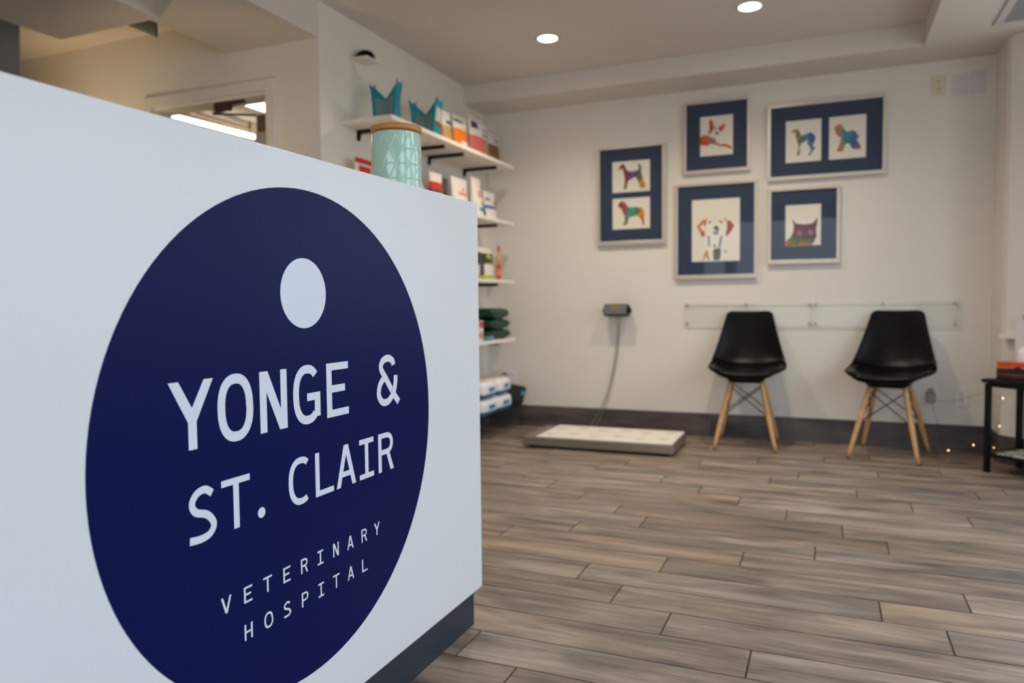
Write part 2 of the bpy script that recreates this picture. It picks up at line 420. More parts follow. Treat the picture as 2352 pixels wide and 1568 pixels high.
def glyph(ch, w, s):
    """polygons for a letter of cap height 1, width w and stroke s"""
    h = s*0.86                                   # horizontals are a little thinner
    R = lambda x0, x1, y0, y1: [(x0, y0), (x1, y0), (x1, y1), (x0, y1)]
    d = s*1.13
    if ch == 'Y':
        m = w/2; j = 0.40
        return [R(m-s/2, m+s/2, 0, j), [(0, 1), (d, 1), (m+s/2, j+0.07), (m+s/2, j-0.03), (m-s/2, j-0.03)][:3]+[(m+s/2, j), (m-s/2, j)],
                [(w-d, 1), (w, 1), (m+s/2, j), (m-s/2, j), (m-s/2, j+0.07)]]
    if ch == 'V':
        m = w/2
        return [[(0, 1), (s*1.05, 1), (m+s*0.55, 0), (m-s*0.55, 0)], [(w-s*1.05, 1), (w, 1), (m+s*0.55, 0), (m-s*0.55, 0)]]
    if ch == 'A':
        m = w/2
        k = lambda y: (m-s*0.58)*y
        return [[(0, 0), (s*1.05, 0), (m+s*0.5, 1), (m-s*0.58, 1)], [(w-s*1.05, 0), (w, 0), (m+s*0.58, 1), (m-s*0.5, 1)], R(k(0.25)+s*0.5, w-k(0.25)-s*0.5, 0.235, 0.235+h)]
    if ch == 'N':
        return [R(0, s, 0, 1), R(w-s, w, 0, 1), [(0, 1), (s*1.22, 1), (w, 0), (w-s*1.22, 0)]]
    if ch == 'H': return [R(0, s, 0, 1), R(w-s, w, 0, 1), R(s, w-s, 0.5-h/2, 0.5+h/2)]
    if ch == 'E': return [R(0, s, 0, 1), R(s, w, 0, h), R(s, w, 1-h, 1), R(s, w*0.84, 0.5-h/2+0.02, 0.5+h/2+0.02)]
    if ch == 'L': return [R(0, s, 0, 1), R(s, w, 0, h)]
    if ch == 'T': return [R(w/2-s/2, w/2+s/2, 0, 1-h), R(0, w, 1-h, 1)]
    if ch == 'I': return [R(w/2-s/2, w/2+s/2, h, 1-h), R(0, w, 1-h, 1), R(0, w, 0, h)]
    if ch == '.': return [arc(w/2, w/2, w/2, w/2, 0, 360, 24)[:-1]]
    if ch == 'O': return stroke(sup(w/2, 0.5, w/2-s/2, 0.515-h/2, 0, 360, 56)[:-1], s*0.97, True)
    if ch in 'CG':
        ov = 0.515
        if ch == 'C': c = sup(w*0.56, 0.5, w*0.56-s/2, ov-h/2, 52, 302, 44)
        else: c = sup(w*0.52, 0.5, w*0.52-s/2, ov-h/2, 45, 312, 44)
        q = stroke(c, s*0.95)
        if ch == 'G': q += [R(w-s*1.02, w, 0.085, 0.52), R(w*0.50, w-s, 0.52-h, 0.52)]
        return q
    if ch == 'S':
        pts = catmull([(w-s*0.62, 0.84), (w*0.60, 0.945), (w*0.30, 0.905), (s*0.52, 0.745), (w*0.24, 0.575), (w*0.66, 0.46), (w-s*0.50, 0.26), (w*0.74, 0.10), (w*0.40, 0.052), (0.0, 0.075)], 8)
        return stroke([(p.x, p.y) for p in [Vector((a[0], a[1], 0)) for a in pts]], s*0.95)
    if ch in 'PR':
        b = 0.44 if ch == 'R' else 0.40
        q = [R(0, s, 0, 1)]
        c = [(s*0.5, 1-h/2), (w*0.5, 1-h/2)]+sup(w*0.5, (1+b)/2, w*0.5-s/2, (1-b)/2-h/2, 90, -90, 20)[1:-1]+[(w*0.5, b+h/2), (s*0.5, b+h/2)]
        q += stroke(c, s*0.9)
        if ch == 'R': q.append([(w*0.50, b+h*0.5), (w*0.50+s*1.0, b+h*0.5), (w*1.03, 0), (w*1.03-s*1.12, 0)])
        return q
    if ch == '&':
        pts = catmull([(w*1.0, -0.0), (w*0.80, 0.16), (w*0.42, 0.53), (w*0.20, 0.76), (w*0.28, 0.91), (w*0.52, 0.955), (w*0.72, 0.89), (w*0.76, 0.80)], 8)
        q = stroke([(p[0], p[1]) for p in pts], s*0.92)
        pts = catmull([(w*0.36, 0.58), (w*0.14, 0.43), (w*0.08, 0.22), (w*0.24, 0.065), (w*0.50, 0.065), (w*0.74, 0.22), (w*0.83, 0.42), (w*0.85, 0.58)], 8)
        q += stroke([(p[0], p[1]) for p in pts], s*0.92)
        return q
    return []
def text(bm, items, z0, hgt, s, x):
    for ch, y0, y1 in items:
        w = (y1-y0)/hgt
        for k, pg in enumerate(glyph(ch, w, s)):
            pts = [(CX+0.0008+0.00001*k, y0+p[0]*hgt, z0+p[1]*hgt) for p in pg]
            ar = sum(pts[i][1]*pts[(i+1) % len(pts)][2]-pts[(i+1) % len(pts)][1]*pts[i][2] for i in range(len(pts)))
            poly(bm, pts if ar > 0 else pts[::-1])
bm = B()
text(bm, [('Y', .7991, .8862), ('O', .8935, .9734), ('N', .9896, 1.0589), ('G', 1.0747, 1.1527), ('E', 1.1730, 1.2440), ('&', 1.3460, 1.4340)], .6830, .1059, .158, CX+0.0010)
text(bm, [('S', .8299, .8853), ('T', .8968, .9605), ('C', 1.0565, 1.1185), ('L', 1.1330, 1.1892), ('A', 1.1979, 1.2638), ('I', 1.2770, 1.3294), ('R', 1.3473, 1.4065)], .5374, .0842, .150, CX+0.0010)
text(bm, [('.', .9775, .9958)], .5386, .0842, .150, CX+0.0010)
V = [('V', .8889, .9115), ('E', .9394, .9591), ('T', .9857, 1.0075), ('E', 1.0366, 1.0559), ('R', 1.0850, 1.1040), ('I', 1.1335, 1.1510), ('N', 1.1818, 1.2003), ('A', 1.2284, 1.2500), ('R', 1.2783, 1.2979), ('Y', 1.3252, 1.3474)]
text(bm, V, .4057, .0273, .150, CX+0.0010)
Hs = [('H', .9385, .9575), ('O', .9854, 1.0076), ('S', 1.0354, 1.0547), ('P', 1.0850, 1.1040), ('I', 1.1335, 1.1509), ('T', 1.1794, 1.2008), ('A', 1.2279, 1.2495), ('L', 1.2785, 1.2978)]
text(bm, Hs, .3428, .0270, .150, CX+0.0010)
let = obj('lettering', bm, M_letter, sign, recalc=False)
let['label'] = 'pale lettering reading YONGE & ST. CLAIR VETERINARY HOSPITAL'

# ------------------------------------------------------------------ mint canister on the counter
JX, JY, JR = -0.985, 1.599, 0.0615
can = thing('canister', 'mint green ceramic canister with raised triangles and bamboo lid on the counter', 'canister', (JX, JY, CT+0.0003))
bm = B()
H = 0.142; NA = 528; NZ = 240; NT = 12; TH = 0.0355; Z0 = -0.0085
def ridge(a, z):
    """distance in metres to the nearest line of the triangle lattice on the unrolled wall"""
    per = 2*PI*JR/NT
    u = a/(2*PI)*NT; v = (z-Z0)/TH
    if z > Z0+4*TH+0.002 or z < 0.006: return 0
    dist = [abs(v-round(v))*TH if round(v) < 4 else 9]
    k = math.hypot(1/per*1.0, 0.5/TH)
    for sg in (0.5, -0.5):
        w = u+sg*v
        dist.append(abs(w-round(w))/math.hypot(1/per, 0.5/TH))
    dd = min(dist)
    return max(0.0, 1-(dd/0.0016)**2)*0.0007
rings = []
for k in range(NZ+1):
    z = H*k/NZ
    base = JR-0.0015+0.0012*math.sin(PI*k/NZ)
    if k < 3: base -= 0.003*(3-k)/3
    if k > NZ-2: base -= 0.0015*(k-NZ+2)/2
    rings.append([bm.verts.new(((base+ridge(2*PI*i/NA, z))*math.cos(2*PI*i/NA), (base+ridge(2*PI*i/NA, z))*math.sin(2*PI*i/NA), z)) for i in range(NA)])
for a, b in zip(rings, rings[1:]):
    for i in range(NA):
        bm.faces.new((a[i], a[(i+1) % NA], b[(i+1) % NA], b[i])).smooth = True
bm.faces.new(rings[0][::-1]); bm.faces.new(rings[-1])
obj('jar', bm, M_mint, can)
bm = B()
lathe(bm, [(0, H+0.0003), (JR-0.007, H+0.0003), (JR-0.007, H+0.004), (JR+0.0007, H+0.0042), (JR+0.0012, H+0.0048), (JR+0.0012, H+0.0155), (JR+0.0004, H+0.0165), (0, H+0.0165)], n=96)
lid = obj('lid', bm, M_bamboo, can); lid['label'] = 'round bamboo lid'

# ------------------------------------------------------------------ wall shelves, brackets
TOPS = [1.872, 1.476, 1.068, 0.660]
names = ['top shelf', 'second shelf down', 'third shelf down', 'fourth shelf down']
SH0, SH1 = 3.285, 4.885; SMID = 4.072; XFRT = -2.05; XB = XL+0.0004
def shelf(y0, y1, top, brs, label):
    t = thing('wall_shelf', label, 'shelf', (XL, (y0+y1)/2, top), 0, 'white wall shelves beside the counter')
    bm = B(); box(bm, XB, XFRT, y0, y1, top-0.024, top, 0.002); kid('board', bm, M_shelf, t)
    for y in brs:
        bm = B()
        box(bm, XB, XFRT-0.055, y-0.011, y+0.011, top-0.024-0.019, top-0.0243, 0.001)
        box(bm, XB, XB+0.010, y-0.011, y+0.011, top-0.024-0.055, top-0.024-0.0188)
        prism(bm, [(XB+0.010, top-0.043), (XB+0.010, top-0.070), (XB+0.014, top-0.070), (XB+0.022, top-0.043)], y-0.004, y+0.004, 'y')
        kid('shelf_bracket', bm, M_black, t)
for k, top in enumerate(TOPS):
    n = names[k]
    if k == 0: shelf(SH0, SMID, top, (3.43, 3.95), 'white wall shelf board holding two teal pouches above the mint canister')
    if k == 1: shelf(SH0, SMID, top, (3.43, 3.95), 'white wall shelf board mostly hidden behind the counter under the red-topped bag')
    shelf(SMID+0.002, SH1, top, (4.205, 4.705), ['white wall shelf board holding orange and pink treat bags, topmost at the corner',
          'white wall shelf board holding white bags, second from the top at the corner', 'white wall shelf board holding a black and lime bag, third from the top',
          'white wall shelf board holding the stacked green bags, fourth from the top'][k])
LB = 0.17
t = thing('low_shelf', 'narrow low white shelf board under the wipes packs, mostly hidden', 'shelf', (XL, 4.7, LB))
bm = B(); box(bm, XB, -2.17, 4.10, 5.04, LB-0.02, LB, 0.0015); kid('board', bm, M_shelf, t)

# ------------------------------------------------------------------ bags and packs on the shelves
def cm(name, rgb, **k): return mat(name, rgb, **k)
M_clear = cm('clear_bag_film', (196, 192, 184), rough=0.14, var=0.1, scale=40, spec=0.7)
M_teal = cm('teal_film', (0, 136, 156), rough=0.22, var=0.12, scale=20)
M_tealg = cm('teal_grey_film', (112, 140, 142), rough=0.2, var=0.25, scale=24)
M_brown = cm('brown_treats', (110, 76, 48), rough=0.5, var=0.4, scale=60)
M_tan = cm('tan_treats', (190, 152, 92), rough=0.4, var=0.25, scale=50)
M_orange = cm('orange_panel', (232, 122, 24), rough=0.25, var=0.12, scale=20)
M_pink = cm('salmon_panel', (204, 104, 100), rough=0.25, var=0.1, scale=20)
M_navyp = cm('navy_label', (44, 40, 104), rough=0.3)
M_wfilm = cm('white_film', (224, 218, 210), rough=0.28, var=0.04)
M_beige = cm('beige_film', (206, 188, 168), rough=0.35)
M_red = cm('red_print', (198, 44, 36), rough=0.35)
M_char = cm('charcoal_film', (70, 64, 58), rough=0.3, var=0.2)
M_bluep = cm('blue_print', (40, 140, 190), rough=0.35)
M_blue2 = cm('slate_blue_print', (92, 112, 168), rough=0.35)
M_ochre = cm('ochre_print', (150, 112, 40), rough=0.4)
M_lime = cm('lime_print', (170, 190, 30), rough=0.35)
M_blkf = cm('black_film', (24, 24, 22), rough=0.25, var=0.2)
M_green = cm('dark_green_film', (2, 54, 36), rough=0.36, var=0.35, scale=16, spec=0.3)
M_yellow = cm('yellow_print', (224, 172, 50), rough=0.35)
M_white2 = cm('white_pack_film', (232, 228, 228), rough=0.28, var=0.02)
M_cyan = cm('teal_pack_band', (0, 110, 150), rough=0.28)
M_oprint = cm('orange_lettering', (224, 124, 70), rough=0.4)

def pouch(name, label, x, y, z, w, h, d, rules, patches=(), rz=0.0, lean=0.0, cat='bag', group=None, gusset=None):
    """upright pouch facing +X: pillow that thins to a flat seal at the top. rules: [(v_max, material)], patches: (name, u0,u1,v0,v1, material)"""
    t = thing(name, label, cat, (x, y, z+0.0004), PI/2+rz, group)
    nu, nv = 14, 22; bm = B()
    mats = []
    for _, m in rules:
        if m not in mats: mats.append(m)
    if gusset and gusset not in mats: mats.append(gusset)
    def th(u, v):
        a = max(0.0, math.sin(PI*min(1, max(0, u))))**0.45
        p = 1.0 if v < 0.35 else max(0.0, 1-((v-0.35)/0.58))**0.8 if v < 0.93 else 0
        return max(0.0025, d/2*(0.35+0.65*a if v < 0.12 else a)*p)
    def wd(v): return w/2*(1-0.05*math.sin(PI*min(1, v*1.1)))
    def pt(u, v, sg):
        return ((u-0.5)*2*wd(v), sg*th(u, v)+lean*v*h, v*h)
    grid = {}
    for sg in (-1, 1):
        for j in range(nv+1):
            for i in range(nu+1):
                grid[sg, i, j] = bm.verts.new(pt(i/nu, j/nv, sg))
    for sg in (-1, 1):
        for j in range(nv):
            v = (j+0.5)/nv
            mm = next(m for vm, m in rules if v <= vm)
            for i in range(nu):
                f = bm.faces.new([grid[sg, i, j], grid[sg, i+1, j], grid[sg, i+1, j+1], grid[sg, i, j+1]][::-sg])
                f.material_index = mats.index(mm); f.smooth = True
    gi = mats.index(gusset) if gusset else 0
    for j in range(nv):
        v = (j+0.5)/nv; mm = next(m for vm, m in rules if v <= vm)
        for i in (0, nu):
            f = bm.faces.new((grid[-1, i, j], grid[-1, i, j+1], grid[1, i, j+1], grid[1, i, j])); f.material_index = gi if gusset else mats.index(mm)
    for i in range(nu):
        for j in (0, nv):
            bm.faces.new((grid[-1, i, j], grid[-1, i+1, j], grid[1, i+1, j], grid[1, i, j]))
    bd = obj('bag_body', bm, mats, t, smooth=False)
    for nm, u0, u1, v0, v1, m in patches:
        bm = B(); k = 6; g = {}
        for j in range(k+1):
            for i in range(k+1):
                p = pt(u0+(u1-u0)*i/k, v0+(v1-v0)*j/k, -1); g[i, j] = bm.verts.new((p[0], p[1]-0.0012, p[2]))
        for j in range(k):
            for i in range(k): bm.faces.new((g[i, j], g[i+1, j], g[i+1, j+1], g[i, j+1])).smooth = True
        obj(nm, bm, m, t, recalc=False)
    return t

def teal_pouch(label, x, y, z, depth, wid, hgt, rz, front_clear):
    """open-topped gusset pouch: front and back sheets splay apart, the side folds in between"""
    t = thing('treat_pouch', label, 'bag', (x, y, z+0.0004), PI/2+rz, 'teal treat pouches on the top shelf')
    nz = 14
    def sec(v):
        dd = depth/2*(0.86+0.10*v+0.22*v**3); ww = wid/2*(1-0.06*v)
        return dd, ww
    for sg, nm in ((-1, 'front_panel'), (1, 'back_panel')):
        bm = B(); g = {}
        for j in range(nz+1):
            v = j/nz; dd, ww = sec(v)
            for i in range(9):
                u = i/8*2-1
                g[i, j] = bm.verts.new((u*ww, sg*(dd-0.012*(1-u*u)*math.sin(PI*v)*-1), v*hgt*(1+0.10*v*abs(u)**3)))
        for j in range(nz):
            for i in range(8):
                f = bm.faces.new((g[i, j], g[i+1, j], g[i+1, j+1], g[i, j+1])); f.smooth = True
                edge = i in (0, 7) or j > nz*0.72
                f.material_index = 0 if edge or sg == 1 or not front_clear else (2 if j < nz*0.42 and j > 3 else (0 if j <= 3 else 1))
        o = obj(nm, bm, [M_teal, M_clear, M_brown], t); s = o.modifiers.new('s', 'SOLIDIFY'); s.thickness = 0.0012
    for sg, nm in ((-1, 'side_gusset'), (1, 'side_gusset')):
        bm = B(); g = {}
        for j in range(nz+1):
            v = j/nz; dd, ww = sec(v); fold = min(0.012+0.040*v, wid*0.42)
            for i in range(9):
                u = i/8*2-1
                x_ = sg*(ww-fold*(1-abs(u)))
                g[i, j] = bm.verts.new((x_, u*dd, v*hgt*(1-0.36*(1-abs(u))*v*v)))
        for j in range(nz):
            for i in range(8):
                f = bm.faces.new((g[i, j], g[i+1, j], g[i+1, j+1], g[i, j+1]))
                f.material_index = 0 if i in (0, 7) or j > nz*0.66 else (2 if j < 3 else 1)
        o = obj(nm, bm, [M_teal, M_tealg, M_brown], t); s = o.modifiers.new('s', 'SOLIDIFY'); s.thickness = 0.0012
    bm = B(); dd, ww = sec(0); box(bm, -ww, ww, -dd, dd, 0.0002, 0.0016); obj('bag_base', bm, M_teal, t)
    return t
z0 = TOPS[0]
teal_pouch('teal open-topped pouch standing alone at the near end of the top shelf', -2.20, 3.475, z0, 0.150, 0.060, 0.215, 0.0, False)
teal_pouch('teal open-topped pouch with clear front, beside the dark slim bag', -2.175, 3.865, z0, 0.150, 0.11, 0.215, 0.12, True)
gt = 'treat bags on the top shelf'
pouch('treat_bag', 'slim dark treat bag between teal pouch and tan bag on top shelf', -2.16, 3.985, z0, 0.05, 0.185, 0.03, [(0.55, M_brown), (0.85, M_navyp), (1, M_char)], group=gt, rz=-0.1)
pouch('treat_bag', 'clear bag of tan treats beside the orange-fronted bag, top shelf', -2.155, 4.065, z0, 0.125, 0.205, 0.06, [(0.06, M_navyp), (0.55, M_tan), (1, M_wfilm)], [('label_patch', 0.35, 0.95, 0.62, 0.72, M_navyp)], group=gt, gusset=M_clear)
pouch('treat_bag', 'clear treat bag with bright orange front panel, top shelf', -2.15, 4.245, z0, 0.20, 0.215, 0.07, [(0.08, M_navyp), (0.60, M_orange), (0.82, M_wfilm), (1, M_clear)], [('label_patch', 0.05, 0.6, 0.78, 0.86, M_navyp), ('brand_oval', 0.3, 0.75, 0.12, 0.24, M_wfilm), ('tan_strip', 0.80, 0.98, 0.10, 0.5, M_tan)], group=gt, gusset=M_clear)
pouch('treat_bag', 'large treat bag with white header and salmon pink panel, top shelf', -2.155, 4.52, z0, 0.27, 0.27, 0.07, [(0.05, M_navyp), (0.48, M_pink), (0.86, M_wfilm), (1, M_clear)], [('label_patch', 0.06, 0.40, 0.68, 0.84, M_navyp), ('small_print', 0.58, 0.88, 0.56, 0.62, M_blue2), ('small_print', 0.66, 0.90, 0.70, 0.74, M_blue2), ('tan_strip', 0.66, 0.94, 0.07, 0.40, M_tan)], group=gt, gusset=M_clear)
pouch('treat_bag', 'clear bag of brown treats at the corner end of the top shelf', -2.15, 4.765, z0, 0.20, 0.215, 0.06, [(0.07, M_navyp), (0.60, M_brown), (1, M_clear)], [('label_patch', 0.5, 0.8, 0.70, 0.80, M_blue2), ('tan_strip', 0.66, 0.94, 0.08, 0.55, M_tan)], group=gt, gusset=M_clear)
z1 = TOPS[1]; g2 = 'food bags on the second shelf'
t = thing('sign_card', 'small white card with red header peeking over the counter behind the canister', 'sign', (-2.29, 3.385, z1+0.0004), PI/2)
bm = B(); box(bm, -0.085, 0.085, -0.002, 0.002, 0, 0.205); obj('card', bm, M_wfilm, t)
bm = B(); box(bm, -0.085, 0.085, -0.0035, -0.0021, 0.178, 0.205); obj('header_band', bm, M_red, t)
bm = B(); box(bm, -0.05, 0.06, -0.0035, -0.0021, 0.118, 0.166); obj('red_print', bm, M_red, t)
pouch('food_bag', 'beige bag leaning beside the canister, second shelf', -2.15, 3.76, z1, 0.10, 0.20, 0.07, [(0.3, M_brown), (1, M_beige)], group=g2, lean=0.25)
pouch('food_bag', 'white bag with red dome print on its top half, second shelf', -2.15, 3.92, z1, 0.15, 0.205, 0.07, [(0.42, M_wfilm), (0.50, M_char), (0.74, M_red), (1, M_wfilm)], [('red_print', 0.35, 0.6, 0.20, 0.30, M_oprint)], group=g2)
pouch('food_bag', 'charcoal grey bag between red-topped and orange-lettered bags', -2.17, 4.055, z1, 0.10, 0.20, 0.06, [(0.5, M_blkf), (1, M_char)], group=g2)
pouch('food_bag', 'white food bag with orange lettering, second shelf', -2.15, 4.225, z1, 0.22, 0.22, 0.08, [(0.25, M_beige), (1, M_wfilm)], [('lettering_patch', 0.25, 0.9, 0.50, 0.58, M_oprint), ('lettering_patch', 0.5, 0.64, 0.62, 0.71, M_oprint), ('brown_print', 0.35, 0.9, 0.08, 0.2, M_ochre)], group=g2)
pouch('food_bag', 'tall white bag with curved top and small blue print, second shelf', -2.13, 4.425, z1, 0.135, 0.25, 0.09, [(1, M_wfilm)], [('lettering_patch', 0.3, 0.95, 0.50, 0.57, M_oprint), ('lettering_patch', 0.35, 0.6, 0.58, 0.66, M_oprint), ('blue_print', 0.3, 0.98, 0.13, 0.22, M_bluep), ('ochre_dot', 0.45, 0.75, 0.30, 0.36, M_ochre)], group=g2)
pouch('food_bag', 'narrow dark bag squeezed beside the tall white bag', -2.13, 4.525, z1, 0.05, 0.10, 0.05, [(1, M_char)], group=g2)
pouch('food_bag', 'white bag with slate blue band at the corner end of the second shelf', -2.14, 4.655, z1, 0.19, 0.19, 0.08, [(0.38, M_wfilm), (0.52, M_blue2), (1, M_wfilm)], [('brown_print', 0.62, 0.86, 0.54, 0.70, M_ochre), ('blue_print', 0.06, 0.36, 0.66, 0.76, M_blue2), ('brown_print', 0.76, 0.96, 0.40, 0.50, M_char)], group=g2, lean=-0.0)
z2 = TOPS[2]
pouch('food_bag', 'black bag with white label and lime green base, third shelf', -2.14, 4.575, z2, 0.235, 0.215, 0.09, [(0.13, M_lime), (0.46, M_wfilm), (0.84, M_blkf), (1, M_wfilm)], [('green_print', 0.45, 0.75, 0.66, 0.78, M_lime), ('green_print', 0.2, 0.9, 0.45, 0.50, M_lime), ('dark_stripe', 0.02, 0.16, 0.02, 0.84, M_char)], group='bags on the third shelf')
pouch('food_stick', 'slim red and yellow stick packet near the corner, third shelf', -2.12, 4.765, z2, 0.065, 0.24, 0.03, [(0.15, M_red), (0.32, M_oprint), (0.45, M_red), (0.6, M_oprint), (0.84, M_yellow), (1, M_red)], cat='packet', rz=0.15)
# stacked green bags lying flat
def pillow(bm, w, d, h, mi=0, ex=0.2, nu=30, nv=16):
    g = {}
    for sg in (0, 1):
        for i in range(nu+1):
            for j in range(nv+1):
                u = i/nu*2-1; v = j/nv*2-1
                q = (max(0, 1-abs(u)**3)*max(0, 1-abs(v)**3))**ex
                wob = (0.10*math.sin(7*u+4*v+sg)+0.07*math.sin(13*u-9*v+2*sg))*q*abs(u)**0.5
                z = h*(0.5+(0.5*q+wob*0.5)*(1 if sg else -1))
                g[sg, i, j] = bm.verts.new((u*w/2, v*d/2, max(0.0, min(h, z))))
    for sg in (0, 1):
        for i in range(nu):
            for j in range(nv):
                f = bm.faces.new([g[sg, i, j], g[sg, i+1, j], g[sg, i+1, j+1], g[sg, i, j+1]]); f.smooth = True; f.material_index = mi
    bmesh.ops.remove_doubles(bm, verts=bm.verts[:], dist=0.0004)
z3 = TOPS[3]
for k, lab in enumerate(('dark green bag lying at the bottom of the stack of three', 'dark green bag lying in the middle of the stack of three', 'dark green bag lying on top of the stack of three')):
    t = thing('flat_bag', lab, 'bag', (-2.19+0.008*k, 4.70-0.012*k, z3+0.0006+0.0715*k), PI/2+0.05*(k-1), 'dark green bags stacked on the fourth shelf')
    bm = B(); pillow(bm, 0.34-0.01*k, 0.22, 0.07); obj('bag_body', bm, M_green, t)
    bm = B(); box(bm, 0.155-0.005*k, 0.185-0.005*k, -0.105, 0.105, 0.033, 0.036); obj('seal', bm, M_green, t)
t = thing('small_box', 'small red and white upright box beside the green bag stack', 'box', (-2.065, 4.325, z3+0.0004), PI/2)
bm = B(); box(bm, -0.03, 0.03, -0.012, 0.012, 0, 0.135, 0.001); obj('carton', bm, M_wfilm, t)
bm = B(); box(bm, -0.031, 0.031, -0.0135, -0.0125, 0.09, 0.13); obj('red_print', bm, M_red, t)
bm = B(); box(bm, -0.031, 0.031, -0.0135, -0.0125, 0.02, 0.06); obj('tan_print', bm, M_tan, t)
t = thing('sachet', 'small teal and grey sachet lying before the green bags', 'packet', (-2.062, 4.45, z3+0.0004), PI/2)
bm = B(); box(bm, -0.07, 0.07, -0.009, 0.009, 0, 0.03, 0.004); obj('sachet_body', bm, M_teal, t)
bm = B(); box(bm, 0.0, 0.066, -0.0102, -0.0092, 0.004, 0.026); obj('label_patch', bm, M_tealg, t)
# wipes packs on the low shelf
def wipes(label, x, y, z, rz, tilt=0.0):
    t = thing('wipes_pack', label, 'pack', (x, y, z+0.0006), PI/2+rz, 'white and teal wipes packs by the corner')
    bm = B(); box(bm, -0.118, 0.118, -0.11, 0.11, 0.0, 0.110, 0.032, 4)
    for f in bm.faces: f.material_index = 1 if f.calc_center_median().z < 0.030 else 0; f.smooth = True
    obj('pack_body', bm, [M_white2, M_cyan], t)
    bm = B(); box(bm, -0.035, 0.055, -0.1125, -0.1103, 0.044, 0.072); obj('label_patch', bm, M_bluep, t)
    bm = B(); box(bm, -0.07, 0.07, -0.05, 0.05, 0.1102, 0.113, 0.0012); obj('peel_lid', bm, M_beige, t)
wipes('wipes pack at the bottom beside the counter edge', -2.135, 4.405, LB, 0.0)
wipes('wipes pack on top beside the counter edge', -2.135, 4.40, LB+0.1137, 0.03)
wipes('wipes pack at the bottom beside the black pouch', -2.14, 4.655, LB, -0.03)
wipes('wipes pack on top beside the black pouch', -2.14, 4.655, LB+0.1137, 0.06)
t = thing('black_pouch', 'black boxy pouch with round cyan tag beside the wipes packs', 'pouch', (-2.105, 4.915, LB+0.0006), PI/2-0.35)
bm = B()
prism(bm, [(-0.08, 0.0), (0.07, 0.0), (0.115, 0.125), (-0.08, 0.17)], -0.06, 0.06, 'y')
bmesh.ops.bevel(bm, geom=bm.edges[:], offset=0.008, segments=2, affect='EDGES')
obj('pouch_body', bm, M_blkf, t)
bm = B(); prism(bm, arc(0.062, 0.085, 0.018, 0.018, 0, 360, 24)[:-1], -0.0625, -0.0603, 'y'); obj('round_tag', bm, M_bluep, t)
bm = B(); tube(bm, catmull([(-0.05, 0.05, 0.13), (-0.07, 0.03, 0.20), (-0.05, 0.0, 0.235), (-0.05, -0.02, 0.145)], 6), 0.006); obj('strap', bm, M_blkf, t)

# ------------------------------------------------------------------ camera puck on a tiny wall shelf
t = thing('wall_bracket', 'tiny white bracket shelf high on the wall above the teal pouch', 'shelf', (XL, 3.43, 2.21))
bm = B()
box(bm, XB, -2.25, 3.372, 3.50, 2.212, 2.220, 0.001)
kid('ledge', bm, M_shelf, t)
bm = B(); box(bm, XB, XB+0.008, 3.362, 3.50, 2.2203, 2.275, 0.001); kid('back_plate', bm, M_shelf, t)
bm = B(); tube(bm, catmull([(-2.335, 3.375, 2.211), (-2.335, 3.378, 2.19), (-2.325, 3.385, 2.145), (-2.318, 3.40, 2.105), (-2.322, 3.415, 2.12), (-2.335, 3.405, 2.15), (-2.340, 3.385, 2.18)], 8), 0.0022)
kid('cord_loop', bm, M_plate2, t)
t = thing('camera_puck', 'black domed puck sitting on the tiny bracket shelf', 'camera', (-2.300, 3.437, 2.2204))
bm = B(); lathe(bm, [(0, 0), (0.049, 0), (0.051, 0.008), (0.048, 0.024), (0.039, 0.038), (0.021, 0.047), (0, 0.050)], n=36)
obj('dome', bm, M_blackpl, t)

